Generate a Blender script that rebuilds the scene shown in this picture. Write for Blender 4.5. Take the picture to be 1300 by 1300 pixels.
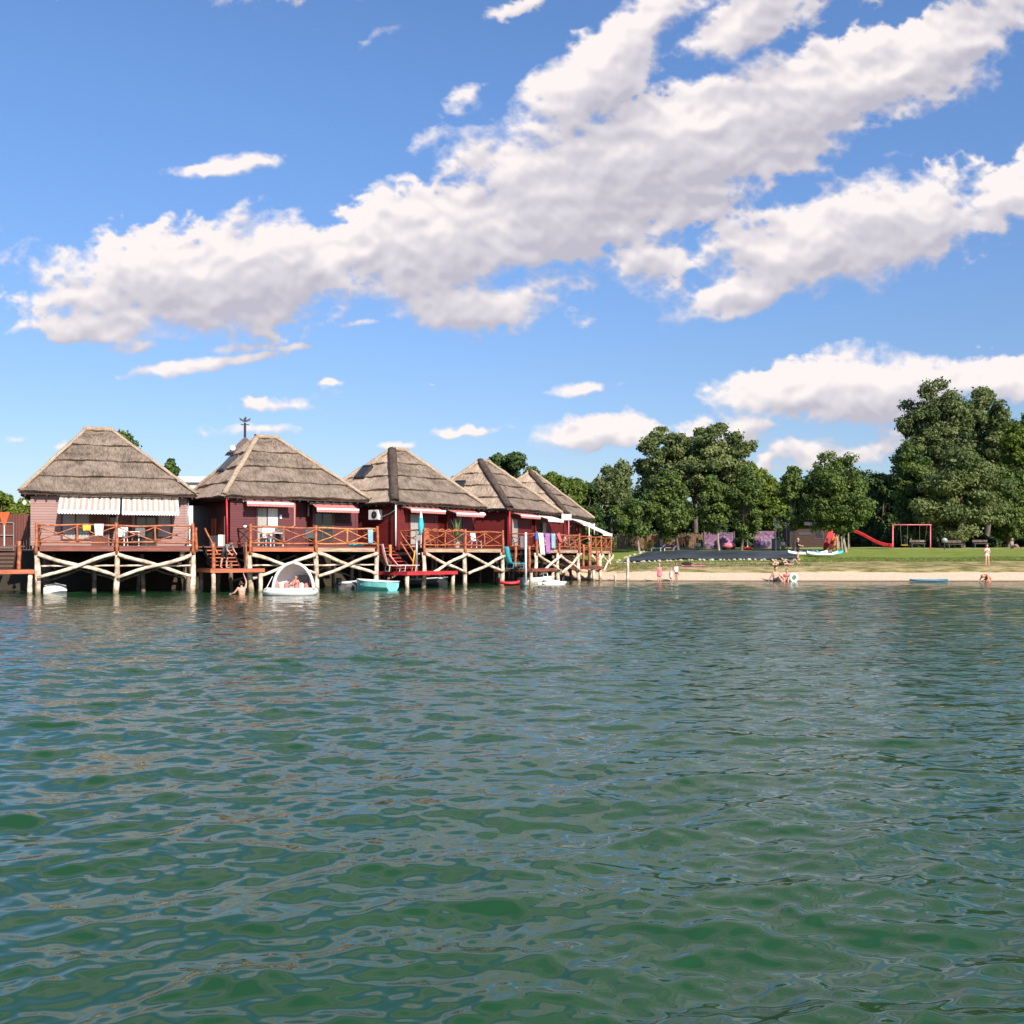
import bpy, math, random
import numpy as np
from mathutils import Vector, Matrix, noise as mnoise
R = math.radians
S = bpy.context.scene
for o in list(bpy.data.objects): bpy.data.objects.remove(o)
C = S.collection

# ------------------------------------------------------------------ camera
CAMZ = 1.8
cd = bpy.data.cameras.new('camera'); cam = bpy.data.objects.new('camera', cd); C.objects.link(cam)
cam.location = (0, 0, CAMZ); cam.rotation_euler = (R(90), 0, 0)
cd.sensor_width = 36; cd.lens = 36.0; cd.shift_y = 57/1300; cd.clip_start = 0.1; cd.clip_end = 6000
S.camera = cam
S.render.resolution_x = 1024; S.render.resolution_y = 1024

# ------------------------------------------------------------------ sun and exposure
SUN_AZ = R(30)      # from behind the viewer, a little to the right
SUN_EL = R(34)
sd = bpy.data.lights.new('sun', 'SUN'); sun = bpy.data.objects.new('sun', sd); C.objects.link(sun)
sd.energy = 5.0; sd.angle = R(0.5); sd.color = (1.0, 0.91, 0.80)
sv = Vector((math.sin(SUN_AZ)*math.cos(SUN_EL), -math.cos(SUN_AZ)*math.cos(SUN_EL), math.sin(SUN_EL)))
sun.rotation_euler = sv.to_track_quat('Z', 'Y').to_euler(); sun.location = sv*60
S.view_settings.view_transform = 'Standard'; S.view_settings.look = 'None'
S.view_settings.gamma = 1; S.view_settings.exposure = 0.5; S.view_settings.use_curve_mapping = False
S.render.engine = 'CYCLES'

# ------------------------------------------------------------------ world: Nishita sky with a cumulus layer
world = bpy.data.worlds.new('World'); S.world = world; world.use_nodes = True
wt = world.node_tree; wt.nodes.clear()
def N(t, typ, **kw):
    n = t.nodes.new(typ)
    for k, v in kw.items():
        if k == 'ins':
            for a, b in v.items(): n.inputs[a].default_value = b
        else: setattr(n, k, v)
    return n
def Mth(t, op, a, b=None, c=None, clamp=False):
    n = t.nodes.new('ShaderNodeMath'); n.operation = op; n.use_clamp = clamp
    for i, x in enumerate((a, b, c)):
        if x is None: continue
        if isinstance(x, (int, float)): n.inputs[i].default_value = x
        else: t.links.new(x, n.inputs[i])
    return n.outputs[0]
def MapR(t, v, a, b, c=0.0, d=1.0, smooth=True):
    n = t.nodes.new('ShaderNodeMapRange'); n.interpolation_type = 'SMOOTHSTEP' if smooth else 'LINEAR'
    t.links.new(v, n.inputs[0])
    for i, x in enumerate((a, b, c, d)): n.inputs[i+1].default_value = x
    return n.outputs[0]
def MixC(t, f, a, b, blend='MIX'):
    n = t.nodes.new('ShaderNodeMix'); n.data_type = 'RGBA'; n.blend_type = blend
    if isinstance(f, (int, float)): n.inputs[0].default_value = f
    else: t.links.new(f, n.inputs[0])
    for i, x in ((6, a), (7, b)):
        if isinstance(x, (tuple, list)): n.inputs[i].default_value = (*x[:3], 1)
        else: t.links.new(x, n.inputs[i])
    return n.outputs[2]

sky = N(wt, 'ShaderNodeTexSky'); sky.sky_type = 'NISHITA'; sky.sun_disc = False
sky.sun_elevation = SUN_EL; sky.sun_rotation = math.pi - SUN_AZ
sky.altitude = 100; sky.air_density = 1.0; sky.dust_density = .6; sky.ozone_density = 1.6
tcw = N(wt, 'ShaderNodeTexCoord'); sxw = N(wt, 'ShaderNodeSeparateXYZ'); wt.links.new(tcw.outputs['Generated'], sxw.inputs[0])
tint = MixC(wt, MapR(wt, sxw.outputs[2], 0, .45), (.82,.88,1.05), (.97,1.24,1.6))     # summer air: a little bluer than the default
col = MixC(wt, 1.0, sky.outputs[0], tint, 'MULTIPLY')
bg = N(wt, 'ShaderNodeBackground'); bg.inputs['Strength'].default_value = .082; wt.links.new(col, bg.inputs[0])
ow = N(wt, 'ShaderNodeOutputWorld'); wt.links.new(bg.outputs[0], ow.inputs[0])
world.cycles.sampling_method = 'MANUAL'; world.cycles.sample_map_resolution = 512

# cumulus heaps: direction on the sky as (x/y, z/y) in 1/1300, size, tilt in degrees, weight
BL = [(845,195,235,80,-14,1),(745,110,135,48,-42,1),(830,30,90,34,-50,1),(950,28,95,32,-20,1),(1190,62,130,44,-22,.9),(1040,120,190,60,-15,1),
 (710,265,130,68,-10,1),(545,305,180,64,-10,1),(270,352,225,64,-4,1),(115,412,95,28,0,.85),(612,388,115,34,0,.85),(700,360,60,26,0,.7),(650,215,80,60,0,.9),
 (825,335,70,40,-5,.75),(1100,290,200,58,-14,1),(1275,245,95,36,-8,1),(955,365,100,28,-20,.85),(250,465,120,13,-8,.75),
 (370,510,68,14,0,.8),(285,210,62,13,-6,.8),(738,495,62,10,-5,.7),(1090,492,190,38,-4,1),(1270,482,110,26,0,.9),(790,548,100,24,-3,.85),
 (1060,572,100,24,-3,.8),(330,545,95,16,0,.55),(600,548,62,8,-3,.6),(545,180,30,16,-20,.65),(512,228,22,8,0,.55),(480,38,36,14,-30,.45),
 (665,8,70,14,-20,.5),(945,548,45,20,0,.8),(20,556,22,5,0,.6),(75,564,16,6,0,.6),(500,565,36,6,0,.5),(450,410,40,6,0,.55),(740,405,34,12,0,.5),
 (350,288,26,7,0,.6),(1240,440,30,7,0,.5),(545,488,16,5,0,.5),(420,492,18,5,0,.5),(885,493,26,8,0,.5),(90,340,24,9,0,.5),
 (1310,0,110,50,-20,.6),(170,440,40,9,-10,.6),(500,30,50,14,-25,.55),(600,120,34,16,-35,.7),(470,300,60,12,-8,.6),(300,440,60,9,-6,.6),(560,250,30,12,-20,.6),(1180,545,60,14,-4,.7),(900,590,50,12,0,.6),(380,440,30,6,0,.5),(770,80,30,20,-40,.7),(1500,180,200,60,-10,.9),(-250,300,200,60,-5,.9),(250,-110,260,60,-8,1),(620,-110,300,60,-12,1),(1150,-100,260,80,-10,1),(150,-220,260,80,5,1),(650,-300,330,90,-6,1),(1200,-320,300,90,-8,1),(350,-430,300,90,0,1),(950,-520,330,100,-5,1),(1400,-560,300,90,0,1),(100,-600,300,90,5,1),(600,-720,330,90,-5,1),(1150,-780,330,90,0,1)]

def perlin(x, y, seed):
    rng = np.random.RandomState(seed); ga = rng.rand(256)*6.2832; pm = rng.permutation(256); pm = np.concatenate([pm, pm])
    xi = np.floor(x).astype(int); yi = np.floor(y).astype(int); xf = x-xi; yf = y-yi
    u = xf*xf*xf*(xf*(xf*6-15)+10); v = yf*yf*yf*(yf*(yf*6-15)+10)
    def gr(ix, iy, fx, fy):
        a = ga[pm[(pm[ix & 255] + iy) & 255]]; return np.cos(a)*fx+np.sin(a)*fy
    n00 = gr(xi, yi, xf, yf); n10 = gr(xi+1, yi, xf-1, yf); n01 = gr(xi, yi+1, xf, yf-1); n11 = gr(xi+1, yi+1, xf-1, yf-1)
    return ((n00*(1-u)+n10*u)*(1-v) + (n01*(1-u)+n11*u)*v)*1.5
def fbm(x, y, oct_, seed, gain=.52, billow=False):
    a = 1.0; o = 0; tot = 0; f = 1.0
    for i in range(oct_):
        n = perlin(x*f+i*7.3, y*f-i*3.1, seed+i)
        if billow: n = 1-2*np.abs(n)*1.15
        o = o + a*n; tot += a; a *= gain; f *= 2.03
    return o/tot
def sm(t): t = np.clip(t, 0, 1); return t*t*(3-2*t)
def blur_s(a_): return (np.roll(a_,12,0)+np.roll(a_,-12,0)+np.roll(a_,12,1)+np.roll(a_,-12,1)+a_)/5
def make_clouds():
    st = 1.2; X0, X1, Y0, Y1 = -330, 1630, -860, 720
    xs = np.arange(X0, X1, st); ys = np.concatenate([np.arange(Y0, -30, 3.2), np.arange(-30, Y1, st)])
    PX, PY = np.meshgrid(xs, ys)
    wx_ = fbm(PX/95, PY/70, 4, 3)*30; wy_ = fbm(PX/95+9, PY/70+4, 4, 17)*17
    A = PX+wx_; B = PY+wy_; Bl = np.full(PX.shape, -1.0)
    for (cx, cy, rx, ry, an_, w_) in BL:
        t_ = R(an_); dx_ = A-cx; dy_ = B-cy; u = (dx_*math.cos(t_)+dy_*math.sin(t_))/rx; v = (-dx_*math.sin(t_)+dy_*math.cos(t_))/ry
        Bl = np.maximum(Bl, (w_*1.12-np.hypot(u, v))*min(1, max(.42, rx/120)))
    f1 = fbm(PX/130, PY/85, 6, 40, .50); f2 = fbm(PX/74, PY/54, 5, 60, .50, True); f3 = fbm(PX/24, PY/18, 4, 80, .52, True)-.35
    D = Bl*1.15 + .06 + f1*.56 + (f2-.35)*.40 + f3*.20
    e_s = np.clip(fbm(PX/150+3, PY/110, 3, 200)*1.4+.5, 0, 1)            # some edges crisp, some torn
    al = np.clip((D+.08)/(.20+.40*e_s), 0, 1); al = al**1.3*.97
    al *= np.clip((707-PY)/60, 0, 1)
    def blur(A_, n):
        for ax in (0, 1):
            c_ = np.cumsum(np.pad(A_, [(n+1, n) if k == ax else (0, 0) for k in (0, 1)], mode='edge'), axis=ax)
            A_ = (np.take(c_, range(2*n+1, c_.shape[ax]), ax)-np.take(c_, range(0, c_.shape[ax]-2*n-1), ax))/(2*n+1)
        return A_
    Ds = blur(D, 2); H = np.sqrt(np.clip(Ds+.08, 0, 1.3)); Hb = blur(H, 6); f2s = blur(f2, 2)
    up_ = sm(( -PY-8)/120); D2_ = Bl*1.1 + .38 + f1*.8; al = al*(1-up_) + up_*(.48+.40*sm(blur_s(D2_)/1.5))*sm((PY+860)/420)      # overhead the layer is a soft veil
    def sh(A_, dx, dy): return np.roll(np.roll(A_, dy, 0), dx, 1)
    oc = sum(sh(Hb, int(k*.3), k) for k in (8, 16, 28, 42, 58))/5
    near = (sh(H,1,3)+sh(H,2,6)+sh(H,3,10))/3
    L = .59 + (H-near)*.55 + (f2s-sh(f2s,3,8))*.34 + (Hb-oc)*.95 - np.clip(Hb-.5, 0, 1)*.50 + f2s*.06
    L = np.clip(L, 0, 1)
    dirv = np.stack([(PX-650)/1300, np.ones_like(PX), (707-PY)/1300], -1); dirv /= np.linalg.norm(dirv, axis=-1, keepdims=True)
    co = (dirv*2600+np.array([0,0,CAMZ])).reshape(-1,3).astype(np.float32)
    ny_, nx_ = PX.shape; ix = np.arange(ny_*nx_).reshape(ny_, nx_)
    q = np.stack([ix[:-1,:-1], ix[1:,:-1], ix[1:,1:], ix[:-1,1:]], -1).reshape(-1,4)
    af = al.ravel(); q = q[af[q].max(1) > .004]
    used = np.unique(q); rm = np.full(ny_*nx_, -1); rm[used] = np.arange(len(used)); q = rm[q]
    me = bpy.data.meshes.new('sky_clouds'); me.vertices.add(len(used)); me.vertices.foreach_set('co', co[used].ravel())
    me.loops.add(q.size); me.loops.foreach_set('vertex_index', q.ravel().astype(np.int32))
    me.polygons.add(len(q)); me.polygons.foreach_set('loop_start', np.arange(0, q.size, 4, dtype=np.int32))
    me.update(calc_edges=True)
    for nm_, ar in (('cover', af[used]), ('lit', L.ravel()[used])):
        at_ = me.attributes.new(nm_, 'FLOAT', 'POINT'); at_.data.foreach_set('value', ar.astype(np.float32))
    m = bpy.data.materials.new('cloud'); m.use_nodes = True; t = m.node_tree; t.nodes.clear()
    a1 = N(t, 'ShaderNodeAttribute', attribute_name='cover'); a2 = N(t, 'ShaderNodeAttribute', attribute_name='lit')
    cc = N(t, 'ShaderNodeValToRGB'); t.links.new(a2.outputs['Fac'], cc.inputs[0])
    cr = cc.color_ramp; cr.elements[0].position = .15; cr.elements[0].color = (.39,.375,.43,1); cr.elements[1].position = .95; cr.elements[1].color = (.72,.665,.65,1)
    e_ = cr.elements.new(.6); e_.color = (.54,.51,.54,1)
    em = N(t, 'ShaderNodeEmission'); t.links.new(cc.outputs[0], em.inputs[0]); em.inputs[1].default_value = 1
    tr = N(t, 'ShaderNodeBsdfTransparent'); mx = N(t, 'ShaderNodeMixShader'); t.links.new(a1.outputs['Fac'], mx.inputs[0])
    t.links.new(tr.outputs[0], mx.inputs[1]); t.links.new(em.outputs[0], mx.inputs[2])
    ou = N(t, 'ShaderNodeOutputMaterial'); t.links.new(mx.outputs[0], ou.inputs[0])
    m.cycles.emission_sampling = 'NONE'
    me.materials.append(m); o = bpy.data.objects.new('sky_clouds', me); C.objects.link(o); o['kind'] = 'structure'
make_clouds()

# ------------------------------------------------------------------ materials
def newmat(name):
    m = bpy.data.materials.new(name); m.use_nodes = True; t = m.node_tree
    b = t.nodes['Principled BSDF']; return m, t, b
def pmat(name, col, rough=.7, var=.25, scale=3.0, bump=.0, bscale=30, metal=0, stretch=(1,1,1), col2=None, spec=.5, trans=0, coat=0):
    m, t, b = newmat(name)
    tc = N(t, 'ShaderNodeTexCoord'); mp = N(t, 'ShaderNodeMapping'); mp.inputs['Scale'].default_value = stretch
    t.links.new(tc.outputs['Object'], mp.inputs[0])
    nz = N(t, 'ShaderNodeTexNoise', ins={'Scale': scale, 'Detail': 5.0, 'Roughness': .6}); t.links.new(mp.outputs[0], nz.inputs['Vector'])
    c2 = col2 or tuple(c*(1-var) for c in col); c1 = tuple(min(1, c*(1+var*.6)) for c in col)
    f = MapR(t, nz.outputs[0], .32, .68)
    t.links.new(MixC(t, f, c2, c1), b.inputs['Base Color'])
    b.inputs['Roughness'].default_value = rough; b.inputs['Metallic'].default_value = metal; b.inputs['Specular IOR Level'].default_value = spec
    b.inputs['Coat Weight'].default_value = coat
    if bump:
        n2 = N(t, 'ShaderNodeTexNoise', ins={'Scale': bscale, 'Detail': 4.0}); t.links.new(mp.outputs[0], n2.inputs['Vector'])
        bp = N(t, 'ShaderNodeBump', ins={'Strength': bump, 'Distance': .02}); t.links.new(n2.outputs[0], bp.inputs['Height']); t.links.new(bp.outputs[0], b.inputs['Normal'])
    return m
def board_mat(name, col, pitch=.13, axis=2, gap=.35, var=.3, rough=.6):
    """painted boards: a groove every 'pitch' metres, each board its own tone"""
    m, t, b = newmat(name)
    tc = N(t, 'ShaderNodeTexCoord'); s = N(t, 'ShaderNodeSeparateXYZ'); t.links.new(tc.outputs['Object'], s.inputs[0])
    q = Mth(t, 'DIVIDE', s.outputs[axis], pitch); fr = Mth(t, 'FRACT', q); fl = Mth(t, 'FLOOR', q)
    gr = Mth(t, 'LESS_THAN', fr, .13)
    wn = N(t, 'ShaderNodeTexWhiteNoise', noise_dimensions='1D'); t.links.new(fl, wn.inputs['W'])
    mp = N(t, 'ShaderNodeMapping'); mp.inputs['Scale'].default_value = (1.2,1.2,9) if axis == 2 else (1.2,9,1.2) if axis == 1 else (9,1.2,1.2)
    t.links.new(tc.outputs['Object'], mp.inputs[0])
    nz = N(t, 'ShaderNodeTexNoise', ins={'Scale': 2.5, 'Detail': 6.0, 'Roughness': .65}); t.links.new(mp.outputs[0], nz.inputs['Vector'])
    k = Mth(t, 'ADD', Mth(t, 'MULTIPLY', wn.outputs[0], .45), Mth(t, 'MULTIPLY', nz.outputs[0], .6))
    c = MixC(t, k, tuple(x*(1-var) for x in col), tuple(min(1, x*(1+var)) for x in col))
    c = MixC(t, Mth(t, 'MULTIPLY', gr, 1-gap), c, tuple(x*.35 for x in col))
    t.links.new(c, b.inputs['Base Color']); b.inputs['Roughness'].default_value = rough
    bp = N(t, 'ShaderNodeBump', ins={'Strength': .6, 'Distance': .02}); t.links.new(Mth(t, 'SUBTRACT', Mth(t, 'MULTIPLY', nz.outputs[0], .3), gr), bp.inputs['Height']); t.links.new(bp.outputs[0], b.inputs['Normal'])
    return m
def thatch_mat(name, ca, cb_):
    m, t, b = newmat(name)
    uv = N(t, 'ShaderNodeUVMap', uv_map='UVMap')
    def nz(sx_, sy_, det=4, dist=0):
        mp = N(t, 'ShaderNodeMapping'); mp.inputs['Scale'].default_value = (sx_, sy_, 1); t.links.new(uv.outputs[0], mp.inputs[0])
        n = N(t, 'ShaderNodeTexNoise', ins={'Scale': 1.0, 'Detail': float(det), 'Roughness': .65, 'Distortion': dist}); t.links.new(mp.outputs[0], n.inputs['Vector']); return n.outputs[0]
    fine = nz(26, 3.0); mid = nz(7, 1.6, 3); big = nz(.8, .9, 4, .5)
    k = Mth(t, 'ADD', Mth(t, 'MULTIPLY', fine, .55), Mth(t, 'MULTIPLY', mid, .3)); k = Mth(t, 'ADD', k, Mth(t, 'MULTIPLY', big, .45))
    k = MapR(t, k, .42, .86)
    t.links.new(MixC(t, k, ca, cb_), b.inputs['Base Color']); b.inputs['Roughness'].default_value = .95; b.inputs['Specular IOR Level'].default_value = .1
    bp = N(t, 'ShaderNodeBump', ins={'Strength': .9, 'Distance': .06}); t.links.new(Mth(t, 'ADD', fine, Mth(t, 'MULTIPLY', mid, .8)), bp.inputs['Height']); t.links.new(bp.outputs[0], b.inputs['Normal'])
    return m
M = {}
M['thatch'] = thatch_mat('thatch_weathered', (.055,.041,.031), (.36,.275,.21))
M['thatch_bright'] = thatch_mat('thatch_brightened', (.17,.12,.085), (.60,.46,.34))  # side slope copy: brightness in the light is painted in as a paler colour
M['thatch_dark'] = thatch_mat('thatch_mossy', (.03,.022,.016), (.15,.11,.085))
M['thatch_cap'] = thatch_mat('thatch_cap', (.22,.16,.11), (.60,.46,.33))
M['wall_pink'] = board_mat('weathered_pink_boards', (.34,.20,.175))
M['wall_maroon'] = board_mat('maroon_boards', (.125,.026,.028))
M['wall_red'] = board_mat('red_boards', (.15,.014,.013))
M['wall_brown'] = board_mat('brown_boards', (.15,.04,.025), .14, 0)
M['fascia'] = pmat('dark_timber', (.045,.022,.015), .8, .4, 4)
M['rail'] = pmat('orange_varnished_log', (.40,.12,.045), .5, .45, 5, .4, 20, stretch=(1,1,1))
M['rail2'] = pmat('honey_varnished_log', (.56,.22,.065), .5, .4, 5, .4, 20)
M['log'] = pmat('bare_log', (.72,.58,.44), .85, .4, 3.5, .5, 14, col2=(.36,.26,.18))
t_ = M['log'].node_tree; b_ = t_.nodes['Principled BSDF']; l_ = b_.inputs['Base Color'].links[0]; c_ = l_.from_socket      # wet, algae-stained foot of each pile
tc_ = N(t_, 'ShaderNodeTexCoord'); sp_ = N(t_, 'ShaderNodeSeparateXYZ'); t_.links.new(tc_.outputs['Object'], sp_.inputs[0]); nz_ = N(t_, 'ShaderNodeTexNoise', ins={'Scale': 2.5, 'Detail': 4.0}); t_.links.new(tc_.outputs['Object'], nz_.inputs['Vector'])
f_ = MapR(t_, Mth(t_, 'ADD', sp_.outputs[2], Mth(t_, 'MULTIPLY_ADD', nz_.outputs[0], -.6, .3)), .06, .34, .75, 0); t_.links.new(MixC(t_, f_, c_, (.10,.085,.035)), b_.inputs['Base Color'])
M['log_grey'] = pmat('dark_grey_log', (.20,.15,.11), .8, .5, 3, .4, 14)
M['deck_brown'] = board_mat('brown_deck_boards', (.17,.062,.04), .14, 0)
M['deck_red'] = board_mat('red_deck_boards', (.42,.035,.03), .14, 0)
M['beam_brown'] = pmat('brown_beam', (.22,.062,.038), .6, .4, 3, stretch=(.4,4,4))
M['beam_orange'] = pmat('orange_beam', (.50,.13,.055), .55, .35, 3, stretch=(.4,4,4))
M['beam_pale'] = pmat('pale_beam', (.46,.31,.2), .8, .45, 3, stretch=(.4,4,4))
M['beam_red'] = pmat('red_beam', (.55,.03,.035), .5, .3, 3, stretch=(.4,4,4))
M['white'] = pmat('white_paint', (.78,.76,.72), .45, .08, 3)
M['white_p'] = pmat('white_plastic', (.8,.78,.74), .35, .06, 5)
M['canvas'] = pmat('cream_canvas', (.80,.74,.66), .8, .08, 6)
M['canvas_tan'] = pmat('tan_canvas', (.48,.33,.25), .8, .1, 6)
M['canvas_red'] = pmat('rose_canvas', (.55,.19,.17), .8, .15, 6)
M['frame'] = pmat('window_frame_brown', (.10,.04,.03), .5, .2, 4)
M['glassd'], t_, b_ = newmat('dark_glass'); b_.inputs['Base Color'].default_value = (.03,.035,.04,1); b_.inputs['Roughness'].default_value = .06
M['curtain'] = pmat('curtain_white', (.66,.64,.58), .7, .15, 2, stretch=(12,12,.5))
M['curtain_g'] = pmat('curtain_grey', (.36,.34,.30), .7, .2, 2, stretch=(12,12,.5))
M['metal'] = pmat('grey_metal', (.38,.38,.38), .4, .15, 4, metal=.6)
M['dark'] = pmat('dark_metal', (.035,.035,.04), .5, .2, 4)
M['teal'] = pmat('teal_paint', (.10,.46,.43), .45, .2, 3)
M['teal_b'] = pmat('teal_bright_paint', (.22,.68,.62), .45, .15, 3)
M['turq'] = pmat('turquoise_fabric', (.05,.50,.58), .7, .15, 5)
M['skin'] = pmat('skin', (.62,.33,.23), .55, .12, 6, spec=.4)
M['skin2'] = pmat('skin_tan', (.48,.24,.16), .55, .12, 6, spec=.4)
M['hair'] = pmat('hair_dark', (.025,.015,.012), .6, .3, 20)
M['hair_b'] = pmat('hair_fair', (.42,.24,.11), .6, .3, 20)
M['orange'] = pmat('orange_paint', (.72,.13,.04), .5, .2, 3)
M['red'] = pmat('red_paint', (.62,.03,.04), .45, .2, 3)
M['pink'] = pmat('pink_paint', (.72,.16,.2), .5, .2, 3)
M['yellow'] = pmat('yellow_paint', (.75,.42,.04), .5, .2, 3)
M['blue'] = pmat('blue_cloth', (.05,.13,.42), .8, .2, 6)
M['lblue'] = pmat('light_blue_cloth', (.25,.45,.65), .8, .2, 6)
M['purple'] = pmat('purple_cloth', (.42,.16,.42), .8, .2, 6)
M['black'] = pmat('black_cloth', (.012,.012,.016), .85, .2, 8)
M['greyc'] = pmat('grey_cloth', (.17,.16,.17), .85, .2, 8)
M['green'] = pmat('green_paint', (.05,.2,.06), .5, .2, 3)
M['soil'] = pmat('dark_soil', (.05,.038,.027), .95, .5, 2, .6, 12)
M['bark'] = pmat('bark', (.13,.10,.075), .95, .45, 4, .8, 18, stretch=(1,1,.25))
M['bark_pale'] = pmat('pale_bark', (.33,.27,.21), .9, .4, 4, .6, 18, stretch=(1,1,.25))
M['stone'] = pmat('pale_stone', (.46,.42,.32), .9, .35, 6, .6, 20)
M['concrete'] = pmat('concrete', (.24,.21,.14), .9, .3, 2, .4, 30)
M['globe'] = pmat('white_globe_glass', (.85,.84,.8), .2, .03, 3)
M['tarp'] = pmat('black_tarp', (.038,.048,.056), .5, .6, .8, .7, 3, stretch=(.5,1.6,1))

def leaf_mat(name, ca, cb_, trans=.35):
    m, t, b = newmat(name)
    at = N(t, 'ShaderNodeAttribute', attribute_name='tint')
    c = MixC(t, at.outputs['Fac'], ca, cb_); t.links.new(c, b.inputs['Base Color'])
    b.inputs['Roughness'].default_value = .6; b.inputs['Specular IOR Level'].default_value = .25
    tr = N(t, 'ShaderNodeBsdfTranslucent'); t.links.new(MixC(t, .25, c, (.25,.4,.02)), tr.inputs[0])
    mx = N(t, 'ShaderNodeMixShader'); mx.inputs[0].default_value = trans
    t.links.new(b.outputs[0], mx.inputs[1]); t.links.new(tr.outputs[0], mx.inputs[2])
    t.links.new(mx.outputs[0], t.nodes['Material Output'].inputs['Surface'])
    return m
M['lf_mid'] = leaf_mat('leaves_green', (.035,.068,.014), (.16,.22,.05), .28)
M['lf_dark'] = leaf_mat('leaves_dark', (.020,.045,.012), (.085,.135,.035), .2)
M['lf_oliv'] = leaf_mat('leaves_olive', (.06,.085,.026), (.19,.22,.085), .25)
M['lf_yel'] = leaf_mat('leaves_yellowgreen', (.065,.10,.014), (.18,.24,.035), .3)
M['lf_gry'] = leaf_mat('leaves_greygreen', (.058,.09,.025), (.215,.24,.085), .24)
M['grassb'] = leaf_mat('grass_blades', (.07,.11,.02), (.22,.24,.07), .2)

# ------------------------------------------------------------------ mesh helpers
class MB:
    def __init__(s): s.v=[]; s.f=[]; s.m=[]; s.uv=[]
    def add(s, vs, fs, m=0, uvs=None):
        o = len(s.v); s.v += [tuple(v) for v in vs]
        for i, f in enumerate(fs):
            s.f.append(tuple(a+o for a in f)); s.m.append(m); s.uv.append(uvs[i] if uvs else None)
    def box(s, x0, x1, y0, y1, z0, z1, m=0):
        v = [(x,y,z) for z in (z0,z1) for y in (y0,y1) for x in (x0,x1)]
        s.add(v, [(0,2,3,1),(4,5,7,6),(0,1,5,4),(2,6,7,3),(0,4,6,2),(1,3,7,5)], m)
    def beam(s, p0, p1, w, h, m=0, up=(0,0,1)):
        p0 = Vector(p0); p1 = Vector(p1); d = (p1-p0).normalized(); a = d.cross(Vector(up))
        if a.length < 1e-4: a = Vector((1,0,0))
        a.normalize(); b = a.cross(d).normalized(); v = []
        for p in (p0, p1):
            for i, j in ((-1,-1),(1,-1),(1,1),(-1,1)): v.append(p + a*i*w/2 + b*j*h/2)
        s.add(v, [(0,1,2,3),(4,7,6,5),(0,4,5,1),(1,5,6,2),(2,6,7,3),(3,7,4,0)], m)
    def tube(s, pts, rad, n=8, m=0, cap=True, jit=0, flat=(1,1)):
        pts = [Vector(p) for p in pts]; o = []; vs = []; fs = []
        if isinstance(rad, (int, float)): rad = [rad]*len(pts)
        ref = None
        for i, p in enumerate(pts):
            d = (pts[min(i+1,len(pts)-1)] - pts[max(i-1,0)])
            d = d.normalized() if d.length > 1e-9 else Vector((0,0,1))
            if ref is None: ref = Vector((0,0,1)) if abs(d.z) < .9 else Vector((1,0,0))
            a = d.cross(ref)
            if a.length < 1e-4: a = d.orthogonal()
            a.normalize(); b = a.cross(d).normalized(); ref = -b if False else ref
            for k in range(n):
                t = 2*math.pi*k/n; r = rad[i]*(1+random.uniform(-jit, jit))
                vs.append(p + a*math.cos(t)*r*flat[0] + b*math.sin(t)*r*flat[1])
        for i in range(len(pts)-1):
            for k in range(n):
                fs.append((i*n+k, i*n+(k+1)%n, (i+1)*n+(k+1)%n, (i+1)*n+k))
        if cap: fs.append(tuple(range(n-1,-1,-1))); fs.append(tuple((len(pts)-1)*n+k for k in range(n)))
        s.add(vs, fs, m)
    def log(s, p0, p1, r0, r1=None, wob=.04, n=7, seg=6, m=0):
        r1 = r0 if r1 is None else r1; p0 = Vector(p0); p1 = Vector(p1); L = (p1-p0).length
        ph = [random.uniform(0, 6.28) for _ in range(3)]; pts = []; rs = []
        for i in range(seg+1):
            t = i/seg; e = math.sin(math.pi*t)**.5 if 0 < t < 1 else 0
            off = Vector((math.sin(ph[0]+t*4.2), math.sin(ph[1]+t*5.0), math.sin(ph[2]+t*6.1)))*wob*e
            pts.append(p0.lerp(p1, t)+off); rs.append((r0+(r1-r0)*t)*random.uniform(.88,1.12))
        s.tube(pts, rs, n, m)
    def ball(s, c, r, m=0, nu=12, nv=8, jit=0):
        r = (r,r,r) if isinstance(r, (int,float)) else r; vs = []; fs = []
        for i in range(nv+1):
            ph = math.pi*i/nv
            for k in range(nu):
                t = 2*math.pi*k/nu; j = 1+random.uniform(-jit,jit)
                vs.append((c[0]+r[0]*math.sin(ph)*math.cos(t)*j, c[1]+r[1]*math.sin(ph)*math.sin(t)*j, c[2]+r[2]*math.cos(ph)*j))
        for i in range(nv):
            for k in range(nu): fs.append((i*nu+k, (i+1)*nu+k, (i+1)*nu+(k+1)%nu, i*nu+(k+1)%nu))
        s.add(vs, fs, m)
    def lathe(s, c, prof, n=12, m=0):
        vs = []; fs = []
        for r, z in prof:
            for k in range(n): vs.append((c[0]+r*math.cos(6.2832*k/n), c[1]+r*math.sin(6.2832*k/n), c[2]+z))
        for i in range(len(prof)-1):
            for k in range(n): fs.append((i*n+k, i*n+(k+1)%n, (i+1)*n+(k+1)%n, (i+1)*n+k))
        s.add(vs, fs, m)
    def grid(s, fn, nu, nv, m=0):
        vs = [fn(i/nu, j/nv) for j in range(nv+1) for i in range(nu+1)]
        fs = [(j*(nu+1)+i, j*(nu+1)+i+1, (j+1)*(nu+1)+i+1, (j+1)*(nu+1)+i) for j in range(nv) for i in range(nu)]
        s.add(vs, fs, m)
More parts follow.
